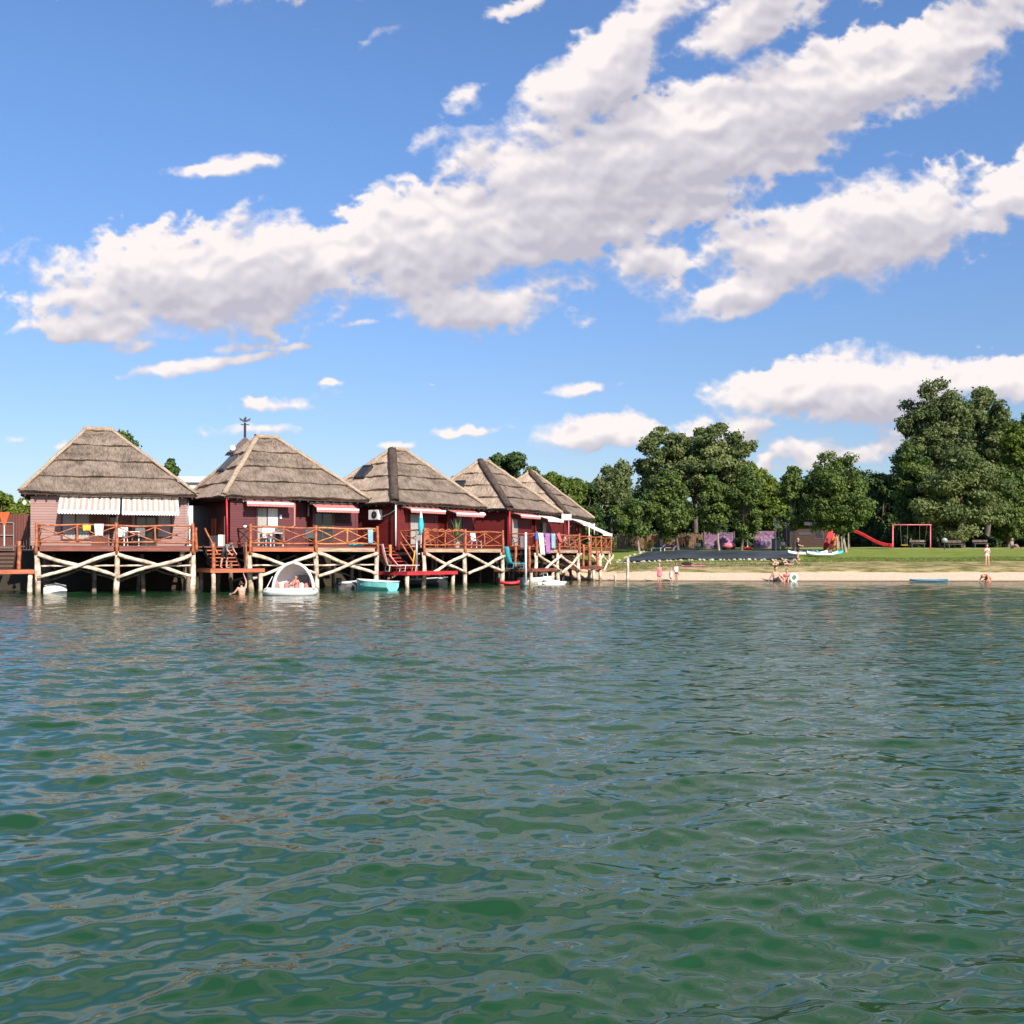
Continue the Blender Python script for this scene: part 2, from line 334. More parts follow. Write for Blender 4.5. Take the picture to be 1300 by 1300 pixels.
def part(name, mb, mats, parent=None, smooth=False, label=None, solid=0, bevel=0):
    me = bpy.data.meshes.new(name); me.from_pydata(mb.v, [], mb.f)
    mats = mats if isinstance(mats, (list, tuple)) else [mats]
    for m in mats: me.materials.append(M[m] if isinstance(m, str) else m)
    me.polygons.foreach_set('material_index', mb.m)
    if any(u is not None for u in mb.uv):
        ul = me.uv_layers.new(name='UVMap'); k = 0; arr = []
        for f, u in zip(mb.f, mb.uv):
            for j in range(len(f)): arr += list(u[j]) if u is not None else [0.0, 0.0]
        ul.data.foreach_set('uv', arr)
    if smooth: me.polygons.foreach_set('use_smooth', [True]*len(me.polygons))
    me.update(); o = bpy.data.objects.new(name, me); C.objects.link(o)
    if parent: o.parent = parent
    if label: o['label'] = label
    if solid: q = o.modifiers.new('s', 'SOLIDIFY'); q.thickness = solid; q.offset = 0
    if bevel: q = o.modifiers.new('b', 'BEVEL'); q.width = bevel; q.segments = 2; q.limit_method = 'ANGLE'
    return o
def tag(o, label=None, cat=None, group=None, kind=None):
    if label: o['label'] = label
    if cat: o['category'] = cat
    if group: o['group'] = group
    if kind: o['kind'] = kind
    return o
def thing(name, label, cat, loc=(0,0,0), rz=0, group=None):
    o = bpy.data.objects.new(name, None); C.objects.link(o); o.location = loc; o.rotation_euler = (0,0,rz)
    o.empty_display_size = .2; return tag(o, label, cat, group)
def copy_thing(root, loc, rz=None, scale=None, label=None, group=None):
    r = root.copy(); C.objects.link(r); r.location = loc
    if rz is not None: r.rotation_euler = (0,0,rz)
    if scale: r.scale = scale if isinstance(scale, tuple) else (scale,)*3
    if label: r['label'] = label
    if group: r['group'] = group
    for ch in list(root.children):
        c = ch.copy(); C.objects.link(c); c.parent = r
        for gch in list(ch.children):
            d = gch.copy(); C.objects.link(d); d.parent = c
    return r
def XD(px, D): return (px-650)/1300*D
def ZD(py, D): return CAMZ + (707-py)/1300*D
random.seed(4)

# ------------------------------------------------------------------ ground
SH = np.array([(-400,60),(-34,56),(-26,55.5),(-21.5,56.5),(-13.6,60),(-8.3,66.5),(-3.2,74.5),(1.0,78.5),(5,78.2),(8.5,75.9),(14,75.2),(40,74.6),(110,71),(500,60)], float)
def sdist(x, y):
    x = np.atleast_1d(np.asarray(x, float)); y = np.atleast_1d(np.asarray(y, float)); best = np.full(x.shape, 1e9)
    for a, b in zip(SH[:-1], SH[1:]):
        ab = b-a; t = np.clip(((x-a[0])*ab[0]+(y-a[1])*ab[1])/(ab@ab), 0, 1)
        best = np.minimum(best, np.hypot(x-a[0]-t*ab[0], y-a[1]-t*ab[1]))
    ys = np.interp(x, SH[:,0], SH[:,1]); return np.where(y >= ys, best, -best)
def sm(t): t = np.clip(t, 0, 1); return t*t*(3-2*t)
def gz(x, y):
    s = sdist(x, y); x = np.atleast_1d(x)
    right = np.interp(s, [-30,-6,0,3.6,4.6,8.2,9.5,34,60,900], [-4,-1.0,0,.62,1.0,1.45,1.62,2.78,3.0,3.2])
    left = np.interp(s, [-30,-3,0,1.2,4,900], [-4,-1.3,-.2,2.1,2.2,3.2])
    w = sm((x-1.5)/5.5); z = left*(1-w)+right*w
    return z + (np.sin(x*.9+y*.5)*np.sin(y*.7-x*.31)*.035 + np.sin(x*.23)*np.sin(y*.19)*.06)*sm(s/6)
def gz1(x, y): return float(gz(x, y)[0])
def axis(parts):
    out = []
    for a, b, st in parts: out += list(np.arange(a, b, st))
    return np.array(out + [parts[-1][1]])
gx = axis([(-3000,-400,400),(-400,-60,20),(-60,-30,3),(-30,70,.8),(70,120,4),(120,500,40),(500,3000,400)])
gy = axis([(40,52,3),(52,96,.4),(96,130,1.5),(130,300,10),(300,4000,400)])
GX, GY = np.meshgrid(gx, gy); GZ = gz(GX.ravel(), GY.ravel()); nx, ny = len(gx), len(gy)
gm = bpy.data.meshes.new('ground'); idx = np.arange(nx*ny).reshape(ny, nx)
gm.from_pydata(np.stack([GX.ravel(), GY.ravel(), GZ], 1).tolist(), [], np.stack([idx[:-1,:-1], idx[:-1,1:], idx[1:,1:], idx[1:,:-1]], -1).reshape(-1,4).tolist())
a_ = gm.attributes.new('s', 'FLOAT', 'POINT'); a_.data.foreach_set('value', sdist(GX.ravel(), GY.ravel()).astype(np.float32))
gm.polygons.foreach_set('use_smooth', [True]*len(gm.polygons))
mg, t, b = newmat('bank_ground')
at = N(t, 'ShaderNodeAttribute', attribute_name='s'); tc = N(t, 'ShaderNodeTexCoord')
def gn(sc, det=5, st=(1,1,1)):
    mp = N(t, 'ShaderNodeMapping'); mp.inputs['Scale'].default_value = st; t.links.new(tc.outputs['Object'], mp.inputs[0])
    n = N(t, 'ShaderNodeTexNoise', ins={'Scale': sc, 'Detail': float(det), 'Roughness': .65}); t.links.new(mp.outputs[0], n.inputs['Vector']); return n.outputs[0]
nb = gn(.5, 5, (.35,1,1)); nf = gn(6, 6); nm = gn(1.6, 5, (.4,1,1))
sep = N(t, 'ShaderNodeSeparateXYZ'); t.links.new(tc.outputs['Object'], sep.inputs[0])
sj = Mth(t, 'ADD', at.outputs['Fac'], Mth(t, 'MULTIPLY_ADD', nb, 2.4, -1.2)); sj = Mth(t, 'ADD', sj, Mth(t, 'MULTIPLY_ADD', nf, .7, -.35))
sand = MixC(t, MapR(t, nf, .3, .7), (.60,.40,.26), (.82,.60,.43))
sand = MixC(t, MapR(t, at.outputs['Fac'], .1, .7), (.16,.115,.07), sand)
dry = MixC(t, MapR(t, nm, .35, .65), (.12,.12,.03), (.40,.31,.15))
lawn = MixC(t, MapR(t, nm, .3, .7), (.12,.17,.022), (.24,.29,.05)); lawn = MixC(t, MapR(t, nf, .4, .8, 0, .5), lawn, (.26,.27,.09))
lawn = MixC(t, MapR(t, sj, 28, 34, 0, .6), lawn, (.34,.33,.14))
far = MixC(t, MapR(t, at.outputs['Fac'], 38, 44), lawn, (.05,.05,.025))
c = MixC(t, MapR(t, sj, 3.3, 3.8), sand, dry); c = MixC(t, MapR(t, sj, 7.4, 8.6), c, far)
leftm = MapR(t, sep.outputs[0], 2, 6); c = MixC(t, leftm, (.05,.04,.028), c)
t.links.new(c, b.inputs['Base Color']); b.inputs['Roughness'].default_value = .95; b.inputs['Specular IOR Level'].default_value = .15
bp = N(t, 'ShaderNodeBump', ins={'Strength': .8, 'Distance': .12}); t.links.new(nf, bp.inputs['Height']); t.links.new(bp.outputs[0], b.inputs['Normal'])
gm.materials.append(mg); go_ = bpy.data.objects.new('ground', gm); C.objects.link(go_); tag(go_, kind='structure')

# ------------------------------------------------------------------ water: real waves, finer near the pier end, coarser away
def waves(x, y, cell):
    rng = np.random.RandomState(11); z = np.zeros_like(x); dx = np.zeros_like(x); dy = np.zeros_like(x)
    nc = 170
    gust = .85 + .30*np.sin(x*.11+y*.05+1.2)*np.sin(y*.09-x*.04) + .15*np.sin(x*.31-y*.21)
    for i in range(nc):
        lam = .085*(1.9/.085)**((i+rng.rand())/nc)
        th = -math.pi/2 + R(12) + rng.randn()*(.50 if lam > .9 else .72)
        k = 2*math.pi/lam; ph = rng.rand()*6.2832
        slope = .0205*(.92 if .2 < lam < .75 else 1.3 if lam <= .2 else .55)
        a = slope/k; ar = k*(math.cos(th)*x+math.sin(th)*y)+ph
        wgt = np.clip(lam/cell/4.0 - .6, 0, 1)*gust*a
        z += wgt*np.sin(ar); q = .85
        dx += q*wgt*math.cos(th)*np.cos(ar); dy += q*wgt*math.sin(th)*np.cos(ar)
    for lam, amp, sx_, sd_ in ((1.5,.020,.55,5),(.62,.0105,.6,6),(.26,.0042,.7,7)):      # steeper, sharper little crests
        c_, s_ = math.cos(R(10*(sd_-6)+12)), math.sin(R(10*(sd_-6)+12)); u = (x*c_+y*s_)/lam*sx_; v = (-x*s_+y*c_)/lam
        w_ = .35*fbm(u*.7, v*.7, 2, 300+sd_); n_ = perlin(u+w_, v+w_, 310+sd_)
        z += amp*gust*np.clip(lam/cell/4.0 - .6, 0, 1)*(1-2.2*np.abs(n_))
    return x+dx, y+dy, z
rr = [1.4]
while rr[-1] < 100: rr.append(rr[-1]*1.0042 + .001)
rr = np.array(rr); an = np.radians(np.arange(-38, 38.01, .11))
RR, AA = np.meshgrid(rr, an, indexing='ij'); wx = RR*np.sin(AA); wy = RR*np.cos(AA)
cell = np.maximum(RR*.0042+.001, RR*R(.11))
X2, Y2, Z2 = waves(wx.ravel(), wy.ravel(), cell.ravel()); nr, na = RR.shape
wm_ = bpy.data.meshes.new('water'); idx = np.arange(nr*na).reshape(nr, na)
vs = np.stack([X2, Y2, Z2], 1); fs = np.stack([idx[:-1,:-1], idx[1:,:-1], idx[1:,1:], idx[:-1,1:]], -1).reshape(-1,4)
# outer coarse skirt joined to the fan by its own vertices
ex = []; ef = []
def quad(a, b_, c_, d_):
    o = len(vs)+len(ex); ex.extend([a,b_,c_,d_]); ef.append((o,o+1,o+2,o+3))
fr_, al = 105.0, R(37.9); z_ = -.004
sl = lambda r: (-r*math.sin(al), r*math.cos(al), z_)
sr = lambda r: (r*math.sin(al), r*math.cos(al), z_)
quad((-900,-300,z_), (-900,95,z_), sl(115), (0,1.2,z_)); quad((900,-300,z_), (0,1.2,z_), sr(115), (900,95,z_)); quad((-900,-300,z_),(0,1.2,z_),(900,-300,z_),(0,-301,z_))
allv = np.vstack([vs, np.array(ex)]); wm_.from_pydata(allv.tolist(), [], fs.tolist()+ef)
fa_ = wm_.attributes.new('fine', 'FLOAT', 'POINT')      # how much of the small ripple the mesh is too coarse to carry
fv = np.ones(len(wm_.vertices)); fv[:cell.size] = np.clip((cell.ravel()-.012)/.07, .06, 1); fa_.data.foreach_set('value', fv.astype(np.float32))
wm_.polygons.foreach_set('use_smooth', [True]*len(wm_.polygons))
mw, t, b = newmat('lake_water')
tc = N(t, 'ShaderNodeTexCoord')
def wn(sc, st, det, rot):
    mp = N(t, 'ShaderNodeMapping'); mp.inputs['Scale'].default_value = st; mp.inputs['Rotation'].default_value = (0,0,R(rot)); t.links.new(tc.outputs['Object'], mp.inputs[0])
    n = N(t, 'ShaderNodeTexNoise', ins={'Scale': sc, 'Detail': float(det), 'Roughness': .5}); t.links.new(mp.outputs[0], n.inputs['Vector']); return n.outputs[0]
h = Mth(t, 'ADD', Mth(t, 'MULTIPLY', wn(2.4, (.55,1,1), 2, -10), .085), Mth(t, 'MULTIPLY', wn(6, (.55,1,1), 2, 14), .026))
h = Mth(t, 'ADD', h, Mth(t, 'MULTIPLY', wn(16, (.5,1,1), 1, -6), .0040))
bp = N(t, 'ShaderNodeBump', ins={'Strength': 1.0, 'Distance': 1.0}); t.links.new(h, bp.inputs['Height'])
cp = N(t, 'ShaderNodeCameraData')
bst = MapR(t, wn(.05, (1,1,1), 2, 0), .3, .7, .7, 1.15); fa = N(t, 'ShaderNodeAttribute', attribute_name='fine'); t.links.new(Mth(t, 'MULTIPLY', bst, fa.outputs['Fac']), bp.inputs['Strength'])
t.links.new(bp.outputs[0], b.inputs['Normal']); t.nodes.remove(cp)
t.links.new(MixC(t, wn(.25,(1,1,1),3,0), (.010,.047,.018), (.017,.064,.023)), b.inputs['Base Color'])
b.inputs['Roughness'].default_value = .075; b.inputs['Specular Tint'].default_value = (.90,1.0,.84,1); b.inputs['IOR'].default_value = 1.333
wm_.materials.append(mw); wo = bpy.data.objects.new('water', wm_); C.objects.link(wo); tag(wo, kind='structure')
# ------------------------------------------------------------------ the stilt houses
ZE, ZR, ZDK = 4.95, 8.55, 2.35
HS = {1: dict(o=(-20.1,51.3), th=20), 2: dict(o=(-11.45,55.3), th=33), 3: dict(o=(-4.2,62.7), th=51), 4: dict(o=(1.75,71.4), th=63), 5: dict(o=(5.5,81.3), th=72)}
def U(h, px, y):      # local x of the thing seen in the photograph's column px at local depth y
    ox, oy = HS[h]['o']; c, s = math.cos(R(HS[h]['th'])), math.sin(R(HS[h]['th'])); k = (px-650)/1300
    return (k*(oy+y*c) - (ox-y*s))/(c-k*s)
def Zl(h, u, y, py):
    ox, oy = HS[h]['o']; c, s = math.cos(R(HS[h]['th'])), math.sin(R(HS[h]['th']))
    return CAMZ + (707-py)/1300*(oy+u*s+y*c)
def L2W(h, u, y, z=0):
    ox, oy = HS[h]['o']; c, s = math.cos(R(HS[h]['th'])), math.sin(R(HS[h]['th']))
    return (ox+u*c-y*s, oy+u*s+y*c, z)

def roof_face(mb, e0, e1, r0, r1, courses, lift, nseg, seed, m=0):
    """thatch laid in courses: each course is a slab whose ragged lower edge stands proud of the one below"""
    rnd = random.Random(seed); e0, e1, r0, r1 = map(Vector, (e0, e1, r0, r1))
    n = (e1-e0).cross(r0-e0).normalized()
    if n.z < 0: n = -n
    sl = ((r0+r1)/2-(e0+e1)/2).length; wid = (e1-e0).length
    for ci in range(courses):
        t0 = ci/courses - (0.015 if ci else 0.0); t1 = (ci+1)/courses; rows = 5
        top = []; drop = [0]*(nseg+1)
        for k in range(nseg+1): drop[k] = rnd.uniform(-.018, .018) + .02*math.sin(k*.7+ci*2)
        vs = []; uv = []
        for r in range(rows+1):
            f = r/rows; t = t0+(t1-t0)*f
            th_ = lift*(1-f)**1.0 + .02
            for k in range(nseg+1):
                s = k/nseg; tt = t + (drop[k]/sl if r == 0 else 0)
                p = (e0.lerp(r0, tt)).lerp(e1.lerp(r1, tt), s)
                edge = min(s, 1-s)*wid; rd = -.06*max(0, 1-edge/.35)
                p = p + n*(th_+ci*.004 + rd + rnd.uniform(-.012,.012) + .03*math.sin(s*9+ci*1.7+seed))
                vs.append(p); uv.append((s*wid*(1-t)+t*wid*.5, t*sl+ci*.37))
        fs = []; us = []
        for r in range(rows):
            for k in range(nseg):
                a = r*(nseg+1)+k; q = (a, a+1, a+nseg+2, a+nseg+1); fs.append(q); us.append([uv[i] for i in q])
        # the cut butt ends of the reed at the course's lower edge
        base = len(vs)
        for k in range(nseg+1): vs.append(vs[k] - n*(lift*.95+.02) + (vs[nseg+1+k]-vs[k]).normalized()*.02)
        for k in range(nseg): q = (base+k, base+k+1, k+1, k); fs.append(q); us.append([(uv[i % base][0]*1.0, uv[i % base][1]) for i in (k, k+1, k+1, k)])
        mb.add(vs, fs, m, us)
def cap_tube(mb, p0, p1, r, seed, seg=14, m=0):
    p0, p1 = Vector(p0), Vector(p1); L = (p1-p0).length; rnd = random.Random(seed); n = 9; vs = []; fs = []; us = []
    d = (p1-p0).normalized(); a = d.cross(Vector((0,0,1))).normalized(); b = a.cross(d).normalized()
    for i in range(seg+1):
        p = p0.lerp(p1, i/seg) + b*rnd.uniform(-.02,.02)
        for k in range(n): t = 6.2832*k/n; q = r*(1+rnd.uniform(-.08,.08)); vs.append(p+a*math.cos(t)*q*1.25+b*math.sin(t)*q*.8)
    for i in range(seg):
        for k in range(n):
            fs.append((i*n+k, i*n+(k+1)%n, (i+1)*n+(k+1)%n, (i+1)*n+k)); us.append([(L*i/seg*.6, k*.3), (L*i/seg*.6, k*.3+.3), (L*(i+1)/seg*.6, k*.3+.3), (L*(i+1)/seg*.6, k*.3)])
    fs.append(tuple(range(n))); us.append([(0,0)]*n); fs.append(tuple(seg*n+k for k in range(n))); us.append([(0,0)]*n)
    mb.add(vs, fs, m, us)

def house(h, label, wall, ridge, hips='thatch_cap', hip_r=.12, eu=4.15, ed=8.0, skylight=None):
    T = thing('stilt_house', label, 'house', (*HS[h]['o'], 0), R(HS[h]['th']), 'thatched stilt houses in a row over the water')
    r0, r1 = ridge; ym = ed/2
    w = MB(); w.box(-3.62, -.15, .42, ed-.5, 2.2, ZE+.02); w.box(-.2, 1.1, 1.35, ed-.6, 2.2, ZE); w.box(1.05, 3.6, .62, ed-.7, 2.2, ZE+.01)
    part('wall', w, wall, T)
    for x, y in ((-3.62,.42), (-.15,.42), (1.05,.62), (3.6,.62)): tr = MB(); tr.box(x-.07, x+.07, y-.035, y+.035, 2.36, ZE-.02); part('corner_board', tr, wall, T)
    A, B, Cc, D = (-eu,0,ZE), (eu,0,ZE), (eu,ed,ZE), (-eu,ed,ZE); P, Q = (r0,ym,ZR), (r1,ym,ZR)
    f = MB(); roof_face(f, A, B, P, Q, 4, .10, 40, h*7+1, 0)
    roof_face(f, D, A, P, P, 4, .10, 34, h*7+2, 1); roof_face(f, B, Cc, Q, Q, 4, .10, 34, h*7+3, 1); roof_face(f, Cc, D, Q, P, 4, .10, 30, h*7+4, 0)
    rf = part('roof', f, ['thatch', 'thatch_bright'], T)
    sf = MB(); sf.box(-eu+.05, eu-.05, .06, ed-.06, ZE-.09, ZE+.03)
    for k in range(17): x = -eu+.25+k*(2*eu-.5)/16; sf.beam((x,.03,ZE-.13), (x,1.0,ZE-.10), .07, .1)
    for k in range(12): y = .3+k*.66; sf.beam((-eu+.03,y,ZE-.13), (-eu+.8,y,ZE-.10), .07, .1)
    part('soffit', sf, 'fascia', T)
    cp = MB(); cap_tube(cp, (r0-.12,ym,ZR+.08), (r1+.12,ym,ZR+.08), .17, h); part('ridge_cap', cp, 'thatch_cap', rf, True)
    for i, (e, r) in enumerate(((A,P),(B,Q),(Cc,Q),(D,P))):
        cp = MB(); e = Vector(e); r = Vector(r); o = (r-e).normalized()
        cap_tube(cp, e+Vector((0,0,.10))-o*.02, r+Vector((0,0,.08)), hip_r*(1.25 if i == 0 and hips == 'thatch_dark' else 1), h*9+i)
        part('hip_cap', cp, hips if i == 0 else 'thatch_cap', rf, True)
    if skylight:
        ya, ta, tb = skylight   # along the left slope
        def S(y, t, up): 
            base = Vector((-eu, y, ZE)).lerp(Vector((r0, ym+(y-ym)*.0 if False else y, ZR)), t); n = Vector((-(ZR-ZE), 0, eu+r0)).normalized(); return base+n*up
        s = MB(); 
        for (y0,y1,a,b) in ((ya,ya+.07,ta,tb),(ya+.73,ya+.8,ta,tb),(ya,ya+.8,ta,ta+.02),(ya,ya+.8,tb-.02,tb)):
            vs = [S(y,t_,u_) for u_ in (.06,.26) for (y,t_) in ((y0,a),(y1,a),(y1,b),(y0,b))]
            s.add(vs, [(0,1,2,3),(7,6,5,4),(0,4,5,1),(1,5,6,2),(2,6,7,3),(3,7,4,0)])
        k = part('skylight', s, 'dark', rf)
        s = MB(); s.add([S(ya+.07,ta+.02,.22), S(ya+.73,ta+.02,.22), S(ya+.73,tb-.02,.22), S(ya+.07,tb-.02,.22)], [(0,1,2,3)]); part('pane', s, 'glassd', k)
    return T
def window(T, u0, u1, z0, z1, y, panes, mats, fr='frame', name='window', fw=.06):
    """panes: split positions; each pane sits 2 cm behind the frame"""
    f = MB(); xs = [u0]+list(panes)+[u1]
    f.box(u0-fw, u1+fw, y-.06, y+.02, z1, z1+fw); f.box(u0-fw, u1+fw, y-.06, y+.02, z0-fw, z0)
    for x in xs: f.box(x-fw/2-(fw/2 if x==u0 else 0), x+fw/2+(fw/2 if x==u1 else 0), y-.065, y+.02, z0, z1)
    w = part(name, f, fr, T)
    for a, b, m in zip(xs[:-1], xs[1:], mats):
        q = MB(); q.box(a+fw/2, b-fw/2, y-.03, y-.005, z0, z1); part('pane', q, m, w)
    return w
def cassette_awning(T, u0, u1, y, z, proj, drop, valance=.14, fabric='canvas_red', bar='white'):
    c = MB(); c.box(u0, u1, y-.16, y-.02, z-.12, z+.02); aw = part('awning', c, 'white', T)
    f = MB(); f.add([(u0+.04,y-.1,z-.02),(u1-.04,y-.1,z-.02),(u1-.04,y-proj,z-drop),(u0+.04,y-proj,z-drop),(u0+.04,y-.1,z-.05),(u1-.04,y-.1,z-.05),(u1-.04,y-proj,z-drop-.03),(u0+.04,y-proj,z-drop-.03)], [(0,1,2,3),(7,6,5,4),(0,3,7,4),(1,5,6,2)]); part('fabric', f, fabric, aw)
    b = MB(); b.box(u0, u1, y-proj-.07, y-proj, z-drop-.08, z-drop+.02); part('front_bar', b, bar, aw)
    v = MB(); n = max(6, int((u1-u0)/.16))
    for i in range(n):
        a = u0+(u1-u0)*i/n; b_ = u0+(u1-u0)*(i+1)/n; z0 = z-drop-.08
        v.add([(a,y-proj-.05,z0),(b_,y-proj-.05,z0),(b_,y-proj-.05,z0-valance*.8),((a+b_)/2,y-proj-.05,z0-valance),(a,y-proj-.05,z0-valance*.8)], [(0,1,2,3,4)])
    part('valance', v, fabric, aw, solid=.012)
    for u in (u0+.25, u1-.25):
        g_ = MB(); g_.beam((u,y-.05,z-.15), (u,y-proj*.55,z-drop*.75-.06), .03, .03); g_.beam((u,y-proj*.55,z-drop*.75-.06), (u,y-proj,z-drop-.03), .03, .03); part('folding_arm', g_, 'metal', aw)
    return aw
def striped_awning(T, u0, u1, y, z, proj, drop, period=.27):
    f = MB(); n = int(round((u1-u0)/(period/2))); n += n % 2 == 0
    for i in range(n):
        a = u0+(u1-u0)*i/n; b_ = u0+(u1-u0)*(i+1)/n; m = i % 2
        sg = 5
        for k in range(sg):
            t0, t1 = k/sg, (k+1)/sg; s0 = -.05*math.sin(math.pi*t0); s1 = -.05*math.sin(math.pi*t1)
            f.add([(a,y-proj*t0,z-drop*t0+s0),(b_,y-proj*t0,z-drop*t0+s0),(b_,y-proj*t1,z-drop*t1+s1),(a,y-proj*t1,z-drop*t1+s1)], [(0,1,2,3)], m)
    aw = part('awning', f, ['canvas','canvas_tan'], T, solid=.012)
    v = MB()
    for i in range(n):
        a = u0+(u1-u0)*i/n; b_ = u0+(u1-u0)*(i+1)/n; zz = z-drop-.03
        v.add([(a,y-proj-.02,zz),(b_,y-proj-.02,zz),(b_,y-proj-.02,zz-.09),((a+b_)/2,y-proj-.02,zz-.15),(a,y-proj-.02,zz-.09)], [(0,1,2,3,4)], 0)
    part('valance', v, ['canvas'], aw, solid=.012)
    b = MB(); b.tube([(u0,y-proj,z-drop),(u1,y-proj,z-drop)], .03, 8); b.tube([(u0,y-.04,z+.02),(u1,y-.04,z+.02)], .05, 8)
    for u in (u0+.3, u1-.3): b.beam((u,y-.04,z-.3), (u,y-proj,z-drop), .03, .03)
    part('awning_frame', b, 'white', aw)
    return aw
def pipe(T, pts, r=.035, m='white', name='drainpipe'):
    p = MB(); p.tube(pts, r, 8); return part(name, p, m, T, True)

# house 1: weathered pink boards, striped awnings
T = house(1, 'leftmost big thatched stilt house, pink weathered boards and two striped cream awnings', 'wall_pink', (-1.35,-.05), hip_r=.10)
Y0 = .42
ua, ub, uc = U(1,76,.42), U(1,154,.42), U(1,226,.6)
striped_awning(T, ua, ub-.05, .40, ZE-.12, 1.45, .78); striped_awning(T, ub+.05, uc, .40, ZE-.14, 1.45, .78)
zb, zt = ZDK+.05, ZDK+2.05
window(T, U(1,79,Y0), U(1,114,Y0), ZDK+.35, ZDK+1.7, .42, [U(1,96,Y0)], ['curtain_g','curtain_g'])
window(T, U(1,118,Y0), U(1,136,Y0), ZDK+.02, ZDK+2.0, .42, [], ['wall_brown'], name='door')
window(T, -.12, .28, ZDK+.9, ZDK+1.9, 1.35, [], ['glassd'])
window(T, U(1,165,1.35)+.1, 1.02, ZDK+.35, ZDK+1.8, 1.35, [], ['curtain'])
window(T, 1.2, U(1,198,.62), ZDK+.02, ZDK+2.05, .62, [(1.2+U(1,198,.62))/2], ['glassd','glassd'], name='door')
window(T, U(1,200,.62), U(1,217,.62), ZDK+.5, ZDK+1.75, .62, [], ['curtain_g'])
l = MB(); l.ball((-3.95,.3,ZE-.5), (.1,.1,.13)); l.tube([(-3.95,.3,ZE-.12),(-3.95,.3,ZE-.4)], .015, 6); part('eave_lamp', l, 'globe', T, True)
pipe(T, [(3.72,.5,ZE-.05),(3.72,.5,ZDK+.05)], .04, 'metal')
# house 2
T = house(2, 'second thatched stilt house from the left, maroon boards, white curtained window', 'wall_maroon', (-1.0,.15), hip_r=.13, skylight=(4.3,.44,.70))
a = window(T, U(2,326,Y0), U(2,353,Y0), ZDK+.05, ZDK+2.05, .42, [U(2,339,Y0)], ['curtain_g','curtain'])
window(T, U(2,398,.62), U(2,422,.62), ZDK+.35, ZDK+2.0, .62, [U(2,409,.62)], ['glassd','glassd'])
v = MB()
for k in range(6): v.box(U(2,426,.62), U(2,444,.62), .55, .64, ZDK+1.35+k*.1, ZDK+1.41+k*.1)
part('wall_vent', v, 'fascia', T)
cassette_awning(T, U(2,309,.2), U(2,368,.2), .42, ZE-.12, .75, .17); cassette_awning(T, U(2,394,.5), U(2,447,.5), .62, ZE-.16, 1.0, .35)
pipe(T, [(U(2,374,.35),.36,ZE-.1), (U(2,374,.35),.36,ZDK+1.15), (U(2,374,.35)-.25,.33,ZDK+1.0)], .05, 'canvas_red', 'downpipe')
pipe(T, [(U(2,390,1.2),1.0,ZE-.15), (U(2,390,1.2),1.0,ZDK+1.7)], .06, 'metal', 'vent_pipe')
q = MB(); q.box(U(2,355,.4), U(2,357.5,.4), .36, .42, ZDK+1.5, ZDK+1.72); part('wall_lamp', q, 'white', T)
for m_, y0, y1, hh in (('wall_brown', 1.4, 2.6, 2.1), ('orange', 3.0, 3.75, 1.55)):
    q = MB(); q.box(-3.69, -3.6, y0, y1, ZDK, ZDK+hh); part('door', q, m_, T)
pipe(T, [(-3.95,.15,ZE-.1),(-3.9,.15,ZDK+.1)], .045, 'red', 'corner_post')
# house 3
T = house(3, 'middle thatched stilt house, deep red boards with an air conditioner on its shaded side', 'wall_red', (-.45,.75), hips='thatch_dark', hip_r=.17, skylight=(4.4,.46,.68))
window(T, U(3,520,Y0), U(3,533,Y0), ZDK+.05, ZDK+2.0, .42, [], ['curtain_g'])
window(T, U(3,538.5,Y0), U(3,552,Y0), ZDK+.6, ZDK+1.9, .42, [], ['wall_red'])
window(T, U(3,574,.62)+.05, U(3,587,.62), ZDK+.05, ZDK+2.0, .62, [], ['glassd'], name='door')
cassette_awning(T, U(3,513,.2), U(3,557,.2), .42, ZE-.12, .75, .22, fabric='canvas_red'); cassette_awning(T, U(3,567,.3), U(3,602,.3), .62, ZE-.14, 1.1, .30)
q = MB(); q.box(-4.0,-3.64,1.55,2.4,ZE-.95,ZE-.35); ac = part('air_conditioner', q, 'white_p', T, bevel=.03)
q = MB(); q.lathe((0,0,0), [(.22,0),(.22,.02),(.05,.03)], 14)
for i,v in enumerate(q.v): q.v[i] = (-4.0-v[2], 1.88+v[0], ZE-.65+v[1])
part('fan_grille', q, 'dark', ac)
pipe(T, [(-3.68,1.5,ZE-.75),(-3.68,.9,ZE-.6),(-3.7,.3,ZE-.3)], .03, 'canvas', 'ac_hose')
pipe(T, [(-3.95,.12,ZE-.1),(-3.95,.12,ZDK+.1)], .045, 'white', 'corner_pipe')
q = MB(); q.ball((U(3,610,0),-.1,ZE-.45), (.22,.3,.16)); part('wall_lamp', q, 'canvas', T, True)
# house 4
T = house(4, 'fourth thatched stilt house from the left, red boards, laundry hung on its deck', 'wall_red', (-.95,.2), hips='thatch_dark', hip_r=.17, skylight=(4.3,.40,.56))
window(T, U(4,649,Y0), U(4,657,Y0), ZDK+.2, ZDK+2.0, .42, [], ['curtain_g'])
window(T, 1.5, 2.8, ZDK+.3, ZDK+1.9, .62, [2.1], ['glassd','curtain_g'])
cassette_awning(T, U(4,651,.2), U(4,676,.2), .42, ZE-.12, .8, .22); cassette_awning(T, .5, 3.1, .62, ZE-.12, 1.2, .35, fabric='canvas')
q = MB(); q.box(3.35,3.45,-1.1,-.35,ZE-.5,ZE-.05); part('sign_plate', q, 'white', T)
pipe(T, [(3.4,-.9,ZE-.3),(3.4,-.9,ZDK+.02)], .05, 'pink', 'awning_post')
pipe(T, [(-3.95,.12,ZE-.1),(-3.95,.12,ZDK+.1)], .045, 'red', 'corner_pipe')
